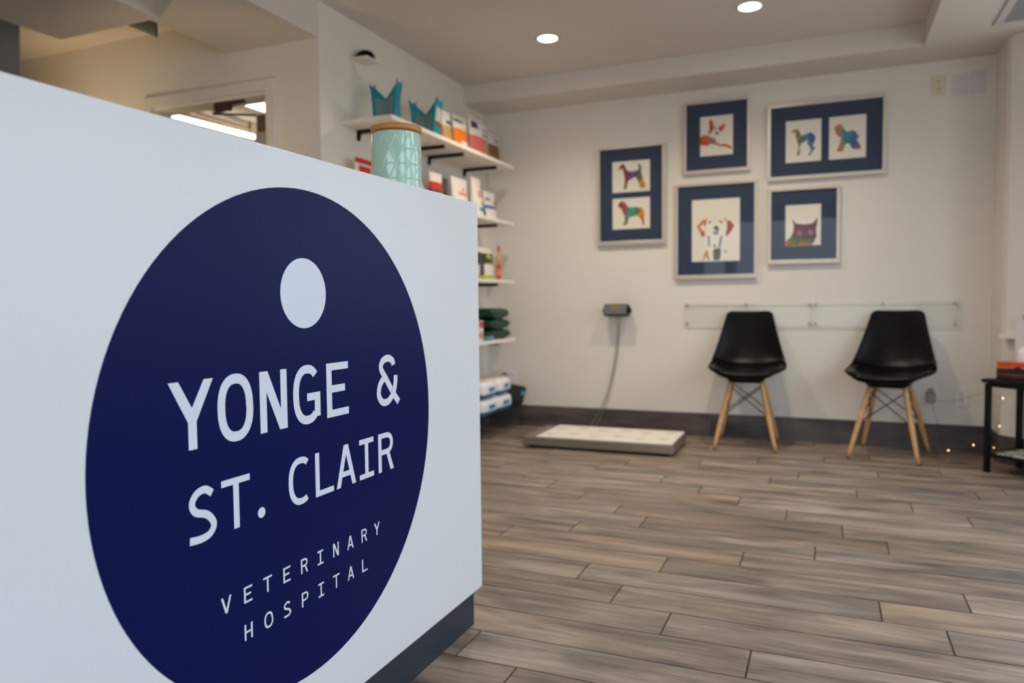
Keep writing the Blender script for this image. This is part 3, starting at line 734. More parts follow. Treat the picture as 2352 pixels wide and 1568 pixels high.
# ------------------------------------------------------------------ framed pictures
def mapwin(pts, x0, x1, yl0, yl1, yr0, yr1):
    """points measured on the wall photo window -> (u,v) in the window"""
    out = []
    for x, y in pts:
        u = (x-x0)/(x1-x0); a = yl0+(yr0-yl0)*u; b = yl1+(yr1-yl1)*u
        out.append((min(1, max(0, u)), min(1, max(0, 1-(y-a)/(b-a)))))
    return out
K = dict(
 terrier=(mapwin([(310,305),(335,250),(370,212),(415,205),(440,260),(470,320),(530,342),(600,337),(680,312),(690,262),(668,205),(700,197),(735,250),(735,310),(742,400),(765,490),(805,560),(808,632),(772,648),(740,632),(700,632),(715,590),(680,530),(640,450),(612,440),(540,482),(492,512),(472,600),(460,662),(408,662),(420,600),(430,500),(420,420),(400,340),(395,285),(350,315)], 200, 888, 178, 728, 120, 690),),
 shaggy=(mapwin([(298,962),(330,910),(375,873),(420,898),(465,938),(480,985),(560,985),(650,982),(720,985),(770,1020),(787,1100),(782,1200),(788,1305),(750,1302),(740,1222),(700,1170),(650,1130),(600,1142),(540,1162),(497,1182),(487,1270),(440,1312),(393,1307),(425,1240),(430,1150),(390,1080),(370,1022),(330,992)], 200, 888, 843, 1390, 795, 1357),),
 lyingdog=(mapwin([(372,560),(378,330),(420,298),(470,330),(522,470),(485,560)], 100, 1095, 240, 1430, 140, 1350), mapwin([(648,560),(700,500),(830,430),(872,450),(832,560),(740,685),(688,650)], 100, 1095, 240, 1430, 140, 1350),
           mapwin([(380,600),(430,540),(500,560),(460,700),(420,720),(350,760),(330,740)], 100, 1095, 240, 1430, 140, 1350), mapwin([(540,650),(640,680),(660,740),(620,800),(560,700)], 100, 1095, 240, 1430, 140, 1350), mapwin([(430,540),(560,510),(640,560),(560,610),(440,620)], 100, 1095, 240, 1430, 140, 1350),
           mapwin([(100,850),(180,790),(330,780),(450,850),(560,870),(580,960),(700,1060),(900,1040),(1050,1120),(1085,1180),(1000,1190),(900,1130),(700,1120),(560,1060),(420,1040),(300,1110),(210,1090),(100,1080)], 100, 1095, 240, 1430, 140, 1350)),
 greyhound=(mapwin([(258,530),(320,470),(400,453),(470,500),(485,580),(525,640),(640,600),(760,545),(860,590),(903,680),(880,780),(830,900),(905,960),(820,1050),(762,1152),(718,1140),(780,1020),(750,930),(678,840),(690,790),(700,730),(620,790),(540,822),(492,900),(482,1000),(492,1080),(450,1162),(403,1160),(430,1050),(460,960),(430,840),(380,720),(370,620),(370,562),(310,562)], 110, 1050, 270, 1345, 185, 1290),),
 poodle=(mapwin([(1378,430),(1450,370),(1530,328),(1600,380),(1660,480),(1740,540),(1850,500),(1960,520),(2020,620),(2062,650),(1990,740),(2060,840),(2112,920),(2060,992),(1900,982),(1828,920),(1800,840),(1690,850),(1650,960),(1622,1040),(1500,1062),(1448,1010),(1510,900),(1550,780),(1560,680),(1460,642),(1418,560),(1388,480)], 1240, 2240, 165, 1260, 75, 1190),),
 spotty=tuple(mapwin(q, 165, 825, 235, 1070, 195, 1050) for q in (
   [(233,590),(330,488),(350,520),(270,600),(320,650),(345,640),(345,725),(305,730),(270,650)], [(330,570),(345,500),(382,468),(350,600)], [(612,465),(640,480),(645,530),(625,500)], [(650,520),(685,500),(752,575),(712,650),(650,722),(628,700),(650,620)],
   [(458,610),(500,573),(540,600),(528,690),(505,690),(515,650)], [(455,665),(490,650),(520,690),(485,705)], [(395,515),(425,510),(430,545),(405,548)], [(540,505),(575,500),(598,545),(570,545)],
   [(385,715),(412,715),(418,855),(398,860)], [(562,720),(592,712),(572,810),(545,910),(535,860)], [(468,835),(490,818),(500,870),(478,885)], [(460,905),(520,880),(572,900),(562,1000),(550,1045),(468,1045)], [(318,1040),(345,960),(375,888),(412,1040),(390,1045),(362,975),(335,1045)], [(610,900),(640,920),(645,950),(625,940)])),
 cat=(mapwin([(1433,853),(1433,790),(1500,740),(1540,660),(1545,580),(1523,485),(1580,550),(1700,560),(1800,542),(1872,465),(1866,560),(1850,640),(1862,720),(1830,790),(1800,843)], 1430, 1915, 310, 856, 275, 842),))
PAL = dict(
 terrier=paint_mat('paint_terrier', [(196, 84, 24), (150, 62, 22), (130, 46, 60), (92, 66, 130), (84, 80, 110), (86, 110, 40), (226, 140, 30)], 26, 0.3, ('X', -1.345, -1.150)),
 shaggy=paint_mat('paint_shaggy', [(110, 30, 44), (176, 60, 24), (90, 110, 110), (70, 160, 150), (60, 110, 60), (220, 140, 40), (190, 60, 20)], 24, 1.4, ('X', -1.345, -1.150)),
 lyingdog=paint_mat('paint_lying_dog', [(190, 40, 40), (214, 90, 30), (70, 130, 150), (214, 100, 40), (180, 70, 30), (196, 160, 60)], 26, 2.2, ('X', -.79, -.57)),
 greyhound=paint_mat('paint_greyhound', [(80, 130, 160), (190, 150, 50), (80, 110, 50), (80, 110, 150), (70, 140, 120), (60, 80, 160), (110, 110, 170)], 26, 3.1, ('X', -.225, -.075)),
 poodle=paint_mat('paint_poodle', [(206, 100, 70), (216, 120, 20), (70, 140, 140), (70, 130, 150), (50, 90, 160), (60, 110, 150), (180, 60, 40)], 24, 4.4, ('X', .03, .18)),
 spotty=paint_mat('paint_spotty', [(150, 70, 30), (50, 50, 60), (60, 90, 140), (40, 44, 56), (60, 90, 120), (140, 50, 40), (160, 60, 30)], 30, 5.2, ('X', -.80, -.56)),
 cat=paint_mat('paint_cat', [(200, 110, 20), (110, 110, 24), (60, 84, 30), (96, 20, 44), (130, 26, 66), (84, 26, 40), (60, 84, 40)], 24, 6.6, ('Z', 1.245, 1.40)))
M_eye = mat('pale_paint', (214, 196, 196), rough=0.8)
SPLASH = [paint_mat('splash_brown', [(120, 50, 24), (176, 90, 34), (206, 130, 40), (90, 40, 40)], 40, 1.1), paint_mat('splash_rust', [(150, 44, 36), (170, 70, 40), (120, 40, 60)], 40, 2.3), paint_mat('splash_ink', [(40, 40, 50), (60, 60, 76), (30, 32, 40)], 40, 3.7),
          paint_mat('splash_blue', [(50, 90, 150), (80, 120, 160), (60, 70, 130)], 40, 4.9), paint_mat('splash_orange', [(220, 100, 30), (190, 60, 30), (226, 140, 50)], 40, 5.5), paint_mat('splash_green', [(90, 120, 50), (70, 90, 60), (120, 70, 40)], 40, 6.1), paint_mat('splash_pale', [(150, 170, 176), (190, 176, 160), (130, 140, 140)], 40, 7.1)]
PATCH = dict(spotty=[2, 2, 3, 3, 4, 5, 5, 2, 5, 5, 5, 7, 2, 7], lyingdog=[6, 6, 2, 5, 8, 0])
gp = 'framed animal prints on the back wall'
def picture(label, o, w, prints):
    x0, x1, z0, z1 = o; a0, a1, b0, b1 = w
    t = thing('framed_picture', label, 'picture', ((x0+x1)/2, YB, (z0+z1)/2), 0, gp)
    yf = YB-0.030
    bm = B()
    for q in ((x0, x1, z0, b0), (x0, x1, b1, z1)): box(bm, q[0], q[1], yf, YB-0.0003, q[2], q[3], 0.002)
    for q in ((x0, a0), (a1, x1)): box(bm, q[0], q[1], yf, YB-0.0003, b0+0.0001, b1-0.0001, 0.002)
    kid('frame', bm, M_silver, t)
    ym = YB-0.016
    bm = B(); box(bm, a0, a1, ym, ym+0.004, b0, b1); kid('mat_board', bm, M_mat, t)
    bm = B(); poly(bm, [(a0, ym-0.006, b0), (a1, ym-0.006, b0), (a1, ym-0.006, b1), (a0, ym-0.006, b1)]); kid('glass_pane', bm, M_pane, t, recalc=False)
    for (p0, p1, q0, q1), key in prints:
        bm = B(); box(bm, p0, p1, ym-0.0012, ym-0.0002, q0, q1)
        pr = kid('print', bm, M_paper, t)
        bm = B()
        for n_, pg in enumerate(K[key]):
            prism(bm, [(p0+(p1-p0)*u, q0+(q1-q0)*v) for u, v in pg], ym-0.0019, ym-0.0013, 'y', PATCH[key][n_] if key in PATCH else 0)
        if key == 'cat':
            for cu, cv in ((0.40, 0.305), (0.71, 0.315)):
                cx, cz = p0+(p1-p0)*cu, q0+(q1-q0)*cv
                pts = arc(cx, cz, 0.0125, 0.0125, 0, 360, 20)[:-1]
                for qd in stroke(pts, 0.0022, True): prism(bm, [(v.x, v.y) for v in qd], ym-0.0025, ym-0.0020, 'y', 1)
                prism(bm, arc(cx, cz, 0.004, 0.004, 0, 360, 12)[:-1], ym-0.0025, ym-0.0020, 'y', 1)
        obj('painting', bm, [PAL[key], M_eye]+SPLASH, pr)
    return t
picture('silver frame with two colourful standing dog prints, one above the other', (-1.487, -1.012, 1.297, 1.972), (-1.466, -1.034, 1.327, 1.958), [((-1.379, -1.118, 1.661, 1.872), 'terrier'), ((-1.379, -1.118, 1.409, 1.620), 'shaggy')])
picture('small silver frame with lying orange-eared dog print, upper middle of the group', (-.892, -.465, 1.745, 2.215), (-.872, -.486, 1.770, 2.200), [((-.783, -.575, 1.860, 2.115), 'lyingdog')])
picture('wide silver frame with two colourful dog prints side by side', (-.363, .314, 1.664, 2.142), (-.341, .297, 1.689, 2.120), [((-.252, -.045, 1.773, 2.032), 'greyhound'), ((0.0, .207, 1.773, 2.032), 'poodle')])
picture('large silver frame with spotted dog face print under the lying dog', (-.947, -.420, 1.052, 1.685), (-.927, -.440, 1.081, 1.666), [((-.836, -.529, 1.169, 1.576), 'spotty')])
picture('small silver frame with dark colourful cat face print', (-.357, .067, 1.135, 1.619), (-.336, .047, 1.162, 1.597), [((-.250, -.042, 1.250, 1.506), 'cat')])

# ------------------------------------------------------------------ clear wall guards above the chairs
M_edge = mat('acrylic_edge', (205, 203, 194), rough=0.3)
for x0, x1, lab in ((-.885, -.088, 'clear acrylic wall guard behind the chair nearer the scale'), (-.085, .713, 'clear acrylic wall guard behind the chair nearer the side table')):
    t = thing('wall_guard', lab, 'panel', ((x0+x1)/2, YB, 0.816), 0, 'clear wall guards behind the chairs')
    y0 = YB-0.016; y1 = YB-0.010
    bm = B(); box(bm, x0, x1, y0, y1, .743, .891)
    for f in bm.faces: f.material_index = 0 if abs(f.normal.y) > 0.5 else 1
    bm.normal_update()
    for f in bm.faces: f.material_index = 0 if abs(f.normal.y) > 0.5 else 1
    kid('panel', bm, [M_acryl, M_edge], t)
    xm = (x0+x1)/2
    for sx, sz in ((x0+.017, .878), (xm, .879), (x1-.014, .878), (x0+.017, .758), (x1-.014, .758)):
        bm = B(); cone(bm, (sx, y1+0.0002, sz), (sx, YB-0.0003, sz), .007, .007, 14); cone(bm, (sx, y0-0.004, sz), (sx, y0-0.0002, sz), .007, .0085, 14)
        kid('standoff_screw', bm, M_steel, t)

# ------------------------------------------------------------------ weigh scale and its wall display
t = thing('scale_display', 'small dark weighing display on the wall above the platform scale', 'display', (-1.333, YB, 0.85))
bm = B()
tl = [(4.955, .818), (5.02, .806), (5.03, .862), (4.985, .892), (4.955, .868)]
prism(bm, [(4.945, .816), (5.025, .806), (5.035, .882), (4.975, .894)], -1.421, -1.250, 'x')
bmesh.ops.bevel(bm, geom=bm.edges[:], offset=0.006, segments=2, affect='EDGES')
kid('housing', bm, M_blackpl, t)
dx = Vector((0, 4.975-4.945, .894-.816)).normalized(); nn = Vector((0, -dx.z, dx.y))
def onface(u, v, e): # u across -1.421..-1.25, v up the sloping face
    p = Vector((0, 4.945, .816))+dx*(v*0.0836)+nn*e
    return (-1.421+u*0.171, p.y, p.z)
def facepatch(bm, u0, u1, v0, v1, e0, e1):
    v = [bm.verts.new(onface(u, vv, e)) for u in (u0, u1) for vv in (v0, v1) for e in (e0, e1)]
    for q in ((0, 1, 3, 2), (4, 6, 7, 5), (0, 4, 5, 1), (2, 3, 7, 6), (0, 2, 6, 4), (1, 5, 7, 3)): bm.faces.new([v[i] for i in q])
bm = B(); facepatch(bm, 0.05, 0.95, 0.10, 0.92, 0.0003, 0.0016); kid('fascia', bm, M_grey, t)
bm = B(); facepatch(bm, 0.26, 0.70, 0.52, 0.86, 0.0018, 0.0026); o = kid('screen', bm, mat('olive_screen', (128, 118, 76), rough=0.2), t); o['label'] = 'olive lcd screen'
bm = B(); facepatch(bm, 0.56, 0.70, 0.20, 0.42, 0.0018, 0.0034); o = kid('button', bm, mat('red_button', (150, 84, 80), rough=0.4), t); o['label'] = 'dull red button'
for x, s in ((-1.424, -1), (-1.247, 1)):
    bm = B(); cone(bm, (x, 4.995, .848), (x+s*0.012, 4.995, .848), .020 if s > 0 else .012, .018 if s > 0 else .008, 18); kid('bracket_knob', bm, M_blackpl, t)
bm = B(); box(bm, -1.40, -1.27, 5.032, YB-0.0003, .825, .870); kid('wall_mount', bm, M_black, t)
for dx_, dz in ((0.0, 0), (0.012, 0.0)):
    bm = B()
    tube(bm, catmull([(-1.333+dx_*2, 4.99, .806), (-1.340+dx_, 5.03, .740), (-1.346+dx_, 5.052, .670), (-1.367+dx_, 5.056, .503), (-1.410+dx_, 5.056, .305), (-1.462+dx_*2, 5.050, .17), (-1.52+dx_*3, 5.0, .05), (-1.53+dx_*3, 4.86, .012)], 8), 0.0026)
    kid('cable', bm, M_cable, t)
t = thing('platform_scale', 'low stainless floor scale with white paw-print mat under the display', 'scale', (-1.29, 4.50, 0), 0.012)
bm = B(); box(bm, -.470, .472, -.215, .255, .018, .070, .004); obj('platform', bm, M_steel, t)
bm = B(); box(bm, -.378, .462, -.205, .247, .0703, .0765, .002)
for i in range(6):
    for j in range(2):
        cx = -.32+i*.142; cy = -.10+j*.22+(0.03 if i % 2 else -0.02)
        for k in range(4):
            a = PI*(0.15+0.7*k/3); px, py = cx+.034*math.cos(a), cy+.034*math.sin(a)
            prism(bm, [(px+.010*math.cos(q*PI/4), py+.010*math.sin(q*PI/4)) for q in range(8)], .0766, .0770, 'z', 1)
        prism(bm, [(cx+.020*math.cos(q*PI/5), cy+.016*math.sin(q*PI/5)) for q in range(10)], .0766, .0770, 'z', 1)
obj('top_mat', bm, [M_scalemat, M_print], t)
for sx in (-.42, .42):
    for sy in (-.17, .21):
        bm = B(); cone(bm, (sx, sy, .0), (sx, sy, .0178), .022, .018, 16); obj('foot', bm, M_black, t)

# ------------------------------------------------------------------ the two chairs
prof = [ # (y, z, half width, side lift along the surface normal)
 (.233, .836, .100, .010), (.231, .831, .126, .014), (.227, .815, .143, .018), (.218, .770, .154, .026), (.206, .710, .168, .036), (.191, .645, .184, .046), (.172, .580, .201, .054), (.148, .525, .215, .056),
 (.110, .483, .225, .052), (.055, .462, .231, .047), (-.005, .455, .233, .045), (-.060, .453, .231, .044), (-.115, .452, .220, .040), (-.160, .449, .196, .034), (-.190, .443, .163, .026), (-.207, .434, .128, .018)]
def shell_pt(s, u, off=0.0, wmul=1.0):
    n = len(prof)-1; k = min(int(s*n), n-1); f = s*n-k
    def cr(i, j):
        p0 = prof[max(j-1, 0)][i]; p1 = prof[j][i]; p2 = prof[min(j+1, n)][i]; p3 = prof[min(j+2, n)][i]
        return 0.5*(2*p1+(p2-p0)*f+(2*p0-5*p1+4*p2-p3)*f*f+(3*p1-p0-3*p2+p3)*f**3)
    y, z, w, l = (cr(i, k) for i in range(4))
    e = 0.01
    def yz(j2): 
        n2 = len(prof)-1; kk = min(int(j2*n2), n2-1); ff = j2*n2-kk
        a, b = prof[kk], prof[kk+1]; return a[0]+(b[0]-a[0])*ff, a[1]+(b[1]-a[1])*ff
    y1, z1 = yz(max(0, s-e)); y2, z2 = yz(min(1, s+e))
    d = Vector((y2-y1, z2-z1)).normalized(); nr = Vector((-d.y*-1, d.x*-1))  # towards the sitter
    nr = Vector((d.y, -d.x))
    if nr.x > 0 and nr.y < 0.2 and s < 0.4: nr = -nr
    if nr.y < 0 and s >= 0.4: nr = -nr
    li = l*abs(u)**2.2+off
    return (u*w*wmul, y+nr.x*li, z+nr.y*li)
def make_chair():
    t = thing('shell_chair', 'black padded shell chair on beech dowel legs, squarely facing, nearer the scale', 'chair', (0, 0, 0), 0, 'waiting chairs against the back wall')
    bm = B(); ns, nu = 40, 20; g = {}
    for i in range(ns+1):
        for j in range(nu+1): g[i, j] = bm.verts.new(shell_pt(i/ns, j/nu*2-1))
    for i in range(ns):
        for j in range(nu): bm.faces.new((g[i, j], g[i+1, j], g[i+1, j+1], g[i, j+1])).smooth = True
    o = obj('seat_shell', bm, M_blackpl, t, smooth=True)
    s = o.modifiers.new('thick', 'SOLIDIFY'); s.thickness = 0.010; s.offset = 0.0
    s = o.modifiers.new('bev', 'BEVEL'); s.width = 0.003; s.segments = 2; s.limit_method = 'ANGLE'
    # padded cushion on the seat
    bm = B(); g = {}; s0, s1 = 0.50, 0.975; k1, k2 = 20, 18
    for sd in (0, 1):
        for i in range(k1+1):
            for j in range(k2+1):
                a = i/k1; u = j/k2*2-1
                q = (max(0, 1-abs(2*a-1)**5)*max(0, 1-abs(u)**5))**0.4
                g[sd, i, j] = bm.verts.new(shell_pt(s0+(s1-s0)*a, u*0.94, 0.006+(0.024*q if sd else 0.0)))
    for sd in (0, 1):
        for i in range(k1):
            for j in range(k2): bm.faces.new((g[sd, i, j], g[sd, i+1, j], g[sd, i+1, j+1], g[sd, i, j+1])).smooth = True
    bmesh.ops.remove_doubles(bm, verts=bm.verts[:], dist=0.0005)
    obj('seat_cushion', bm, M_leather, t, smooth=True)
    # hub under the seat
    bm = B()
    lo = [(-.092, -.100, .402), (.092, -.100, .402), (.092, .100, .402), (-.092, .100, .402)]
    hi = [(-.125, -.128, .446), (.125, -.128, .446), (.125, .120, .446), (-.125, .120, .446)]
    L0 = [bm.verts.new(p) for p in lo]; H0 = [bm.verts.new(p) for p in hi]
    bm.faces.new(L0[::-1]); bm.faces.new(H0)
    for i in range(4): bm.faces.new((L0[i], L0[(i+1) % 4], H0[(i+1) % 4], H0[i]))
    bmesh.ops.bevel(bm, geom=bm.edges[:], offset=0.006, segments=2, affect='EDGES')
    obj('seat_base', bm, M_blackpl, t)
    for sx in (-1, 1):
        for sy in (-1, 1):
            top = Vector((sx*.088, sy*.086, .412)); ft = Vector((sx*.180, sy*.200, 0.0))
            bm = B()
            a = ft+(top-ft)*0.012
            ax = (top-ft).normalized(); e1 = ax.orthogonal().normalized(); e2 = ax.cross(e1); pr_ = None
            for f, r in ((0.012, .0100), (0.12, .0116), (0.25, .0132), (0.38, .0145), (0.50, .0152), (0.65, .0152), (0.80, .0146), (0.93, .0136), (1.0, .0118)):
                rg = [bm.verts.new(ft+(top-ft)*f+r*(e1*math.cos(2*PI*i/18)+e2*math.sin(2*PI*i/18))) for i in range(18)]
                if pr_:
                    for i in range(18): bm.faces.new((pr_[i], pr_[(i+1) % 18], rg[(i+1) % 18], rg[i])).smooth = True
                else: bm.faces.new(rg[::-1])
                pr_ = rg
            bm.faces.new(pr_)
            lg = obj('leg', bm, M_wood, t)
            bm = B(); cone(bm, ft, ft+(top-ft)*0.012, .0085, .010, 12); f_ = obj('glide', bm, M_black, lg)
            for f in (0.93, 0.50):
                bm = B(); p = ft+(top-ft)*f; cone(bm, p+Vector((0, sy*.006, 0)), p+Vector((0, sy*.0175, 0)), .005, .004, 10)
                obj('screw', bm, M_steel, lg)
    def legp(sx, sy, f): 
        top = Vector((sx*.088, sy*.086, .412)); ft = Vector((sx*.180, sy*.200, 0.0)); return ft+(top-ft)*f
    for (a, b) in (((-1, -1), (1, -1)), ((1, -1), (-1, -1)), ((-1, 1), (1, 1)), ((1, 1), (-1, 1)), ((-1, -1), (-1, 1)), ((-1, 1), (-1, -1)), ((1, -1), (1, 1)), ((1, 1), (1, -1))):
        p = legp(*a, 0.92); q = legp(*b, 0.50)
        c = Vector((0, 0, 0.0)); p = p*0.97+Vector((0, 0, 0.012)); q = Vector((q.x*0.95, q.y*0.95, q.z))
        bm = B(); tube(bm, [p, q], .0032, 8); obj('cross_rod', bm, M_black, t)
    return t
def dup(root, loc, rz, label=None):
    r = root.copy(); C.objects.link(r); r.location = loc; r.rotation_euler = (0, 0, rz)
    if label: r['label'] = label
    for ch in list(root.children):
        c = ch.copy(); C.objects.link(c); c.parent = r
        for gch in list(ch.children):
            d = gch.copy(); C.objects.link(d); d.parent = c
    return r
ch = make_chair()
ch.location = (-.458, 4.825, 0); ch.rotation_euler = (0, 0, 0.03)
dup(ch, (.338, 4.777, 0), -0.235, 'black padded shell chair on beech dowel legs, turned slightly, nearer the side table')

# ------------------------------------------------------------------ wall plates and outlets
def plate(name, label, x0, x1, z0, z1, m, sockets, cat='outlet', yw=YB, group=None):
    t = thing(name, label, cat, ((x0+x1)/2, yw, (z0+z1)/2), 0, group)
    bm = B(); box(bm, x0, x1, yw-0.006, yw-0.0003, z0, z1, 0.002); kid('cover_plate', bm, m, t)
    cx = (x0+x1)/2; h = z1-z0
    if sockets:
        for zz in (z0+h*0.32, z0+h*0.68):
            bm = B()
            prism(bm, [(cx+0.0165*math.cos(2*PI*i/24), zz+max(-.0135, min(.0135, 0.0165*math.sin(2*PI*i/24)))) for i in range(24)], yw-0.0078, yw-0.0062, 'y')
            s = kid('socket', bm, m, t)
            bm = B(); box(bm, cx-0.008, cx-0.0055, yw-0.0086, yw-0.0079, zz-0.002, zz+0.008); box(bm, cx+0.0055, cx+0.008, yw-0.0086, yw-0.0079, zz-0.002, zz+0.008); prism(bm, [(cx+.003*math.cos(q*PI/4), zz-.007+.003*math.sin(q*PI/4)) for q in range(8)], yw-0.0086, yw-0.0079, 'y')
            o = obj('slots', bm, M_dark, s)
    else:
        bm = B()
        for zz in (z0+h*0.2, z0+h*0.8): cone(bm, (cx, yw-0.0072, zz), (cx, yw-0.0062, zz), .003, .003, 10)
        kid('screw', bm, M_steel, t)
    return t
plate('wall_outlet', 'beige double outlet high on the back wall near the ceiling', .553, .627, 2.100, 2.217, M_plate2, True)
M_lil = mat('pale_lilac_plate', (210, 204, 207), rough=0.4)
plate('blank_outlet_cover', 'pale blank wall plate high up, beside the beige outlet', .660, .737, 2.092, 2.211, M_lil, False, 'wall plate')
plate('blank_outlet_cover', 'pale blank wall plate high up, nearest the corner', .754, .828, 2.092, 2.216, M_lil, False, 'wall plate')
plate('wall_outlet', 'white double outlet low on the wall beside the side table', .702, .775, .262, .378, M_plate, True)
plate('wall_outlet', 'white outlet low on the wall behind the plugged adapter', .543, .612, .270, .388, M_plate, False)
plate('wall_outlet', 'white outlet plate low in the corner behind the black pouch', -2.204, -2.128, .285, .405, M_plate, False)
# ------------------------------------------------------------------ fairy lights
t = thing('string_lights', 'thin copper fairy lights trailing along the skirting from a wall adapter', 'string lights', (.58, YB-0.01, 0.3))
bm = B(); box(bm, .553, .600, YB-0.045, YB-0.0090, .285, .345, .004); box(bm, .565, .590, YB-0.045, YB-0.009, .346, .372, .003)
o = kid('adapter', bm, mat('grey_adapter', (150, 140, 128), rough=0.4), t)
BUL = [(.653, 4.90, .029), (.790, 4.98, .055), (.850, 4.75, .085), (.862, 4.685, .215), (.870, 4.66, .37)]
path = catmull([(.58, YB-.03, .285), (.59, YB-.02, .24), (.615, YB-.015, .18), (.622, YB-.02, .12), (.640, 4.97, .07), (.653, 4.90, .026), (.72, 4.93, .012), (.790, 4.98, .052), (.83, 4.90, .02), (.850, 4.75, .082), (.842, 4.70, .15), (.862, 4.685, .212), (.855, 4.66, .30), (.870, 4.66, .367)], 7)
bm = B(); tube(bm, path, .0009, 6); kid('wire', bm, M_copper, t)
bm = B(); tube(bm, catmull([(.600, YB-.02, .30), (.66, YB-.015, .292), (.74, YB-.015, .315), (.82, YB-.03, .345), (.855, 4.85, .36), (.870, 4.66, .367)], 7), .0009, 6); kid('wire', bm, M_copper, t)
M_bulb = mat('fairy_bulb', (255, 214, 160), rough=0.3, emit=(1.0, 0.58, 0.30), estr=20)
for p in BUL:
    bm = B(); bmesh.ops.create_uvsphere(bm, u_segments=10, v_segments=8, radius=.0018, matrix=Matrix.Translation(p)); kid('bulb', bm, M_bulb, t)

# ------------------------------------------------------------------ side table by the bay, with things on it
TX, TY, TT = .757, 4.491, .488
t = thing('side_table', 'low square black side table with lower shelf by the bay wall', 'table', (TX, TY, 0), -PI/4)
SZT = .44
def leg_box(x, y): 
    bm = B(); box(bm, x, x+.024, y, y+.024, 0.0, TT-.022, .001); return bm
# local x runs toward the viewer's right-front, local y toward the bay wall
for x in (0.0, SZT-.024):
    for y in (0.0, .27-.024): obj('leg', leg_box(x, y), M_black, t)
bm = B(); box(bm, -.012, SZT+.012, -.012, .282, TT-.018, TT, .002); obj('table_top', bm, M_black, t)
bm = B()
for q in ((.024, SZT-.024, .002, .020), (.024, SZT-.024, .250, .268)): box(bm, *q, TT-.04, TT-.0183)
for q in ((.002, .020, .024, .246), (SZT-.020, SZT-.002, .024, .246)): box(bm, *q, TT-.04, TT-.0183)
obj('apron', bm, M_black, t)
bm = B(); box(bm, .004, SZT-.004, .004, .266, .085, .105, .001)
obj('lower_shelf', bm, M_black, t)
def tl(x, y): # table-local to world
    return (TX+S2*x+S2*y, TY-S2*x+S2*y)
M_sun = bpy.data.materials.new('sunset_print'); M_sun.use_nodes = True
nt = M_sun.node_tree; N = nt.nodes; L = nt.links; b = N['Principled BSDF']; b.inputs['Roughness'].default_value = 0.5
tc = N.new('ShaderNodeTexCoord'); sp = N.new('ShaderNodeSeparateXYZ'); L.new(tc.outputs['Object'], sp.inputs[0])
nz = N.new('ShaderNodeTexNoise'); nz.inputs['Scale'].default_value = 18; L.new(tc.outputs['Object'], nz.inputs['Vector'])
ad = N.new('ShaderNodeMath'); ad.operation = 'MULTIPLY_ADD'; ad.inputs[1].default_value = 0.02; L.new(nz.outputs['Fac'], ad.inputs[0]); L.new(sp.outputs['Z'], ad.inputs[2])
mr = N.new('ShaderNodeMapRange'); mr.inputs['From Min'].default_value = 0.01; mr.inputs['From Max'].default_value = 0.105; L.new(ad.outputs[0], mr.inputs['Value'])
cr = N.new('ShaderNodeValToRGB'); e = cr.color_ramp.elements
e[0].position = 0.0; e[0].color = lin((26, 14, 16))+(1,); e[1].position = 1.0; e[1].color = lin((214, 90, 70))+(1,)
for p, c in ((0.22, (70, 40, 36)), (0.32, (150, 84, 60)), (0.42, (40, 22, 34)), (0.55, (60, 34, 50)), (0.62, (214, 120, 50)), (0.78, (206, 72, 40))):
    q = e.new(p); q.color = lin(c)+(1,)
L.new(mr.outputs[0], cr.inputs['Fac']); L.new(cr.outputs['Color'], b.inputs['Base Color'])
bx, by = tl(.018, .060)
t = thing('printed_box', 'small box printed with an orange sunset over a dark mountain, on the side table', 'box', (bx, by, TT+.0004), -PI/4)
bm = B(); box(bm, 0, .21, 0, .085, 0, .088, .002); obj('carton', bm, M_sun, t)
bm = B(); prism(bm, [(.0, .036), (.05, .042), (.09, .056), (.105, .068), (.118, .068), (.14, .054), (.18, .042), (.21, .038), (.21, .030), (0, .030)], -.0012, -.0003, 'y'); o = obj('mountain_print', bm, mat('mountain_ink', (44, 24, 42), rough=0.5), t)
cx, cy = tl(-.008, .238)
t = thing('sign_holder', 'white tabletop sign with blue disc standing behind the sunset box', 'sign', (cx, cy, TT+.0004), -PI/4)
bm = B(); box(bm, 0, .22, .0, .006, .004, .302); obj('card', bm, M_plate, t)
bm = B(); box(bm, -.002, .222, -.014, .028, 0, .004); obj('stand', bm, M_acryl, t)
bm = B(); prism(bm, arc(.10, .205, .05, .05, 0, 360, 40)[:-1], -.0013, -.0003, 'y'); o = obj('blue_disc', bm, M_blue2, t); o['label'] = 'blue disc printed on card'
bm = B(); box(bm, .045, .16, -.004, .010, .3025, .325, .001); obj('clip', bm, M_black, t)
wx, wy = tl(.066, .184)
t = thing('pump_bottle', 'white plastic bottle between the sunset box and the tabletop sign', 'bottle', (wx, wy, TT+.0004))
bm = B(); lathe(bm, [(0, 0), (.025, 0), (.027, .004), (.027, .125), (.022, .142), (.012, .150), (.012, .165), (0, .165)], n=32); obj('bottle_body', bm, M_plate, t)
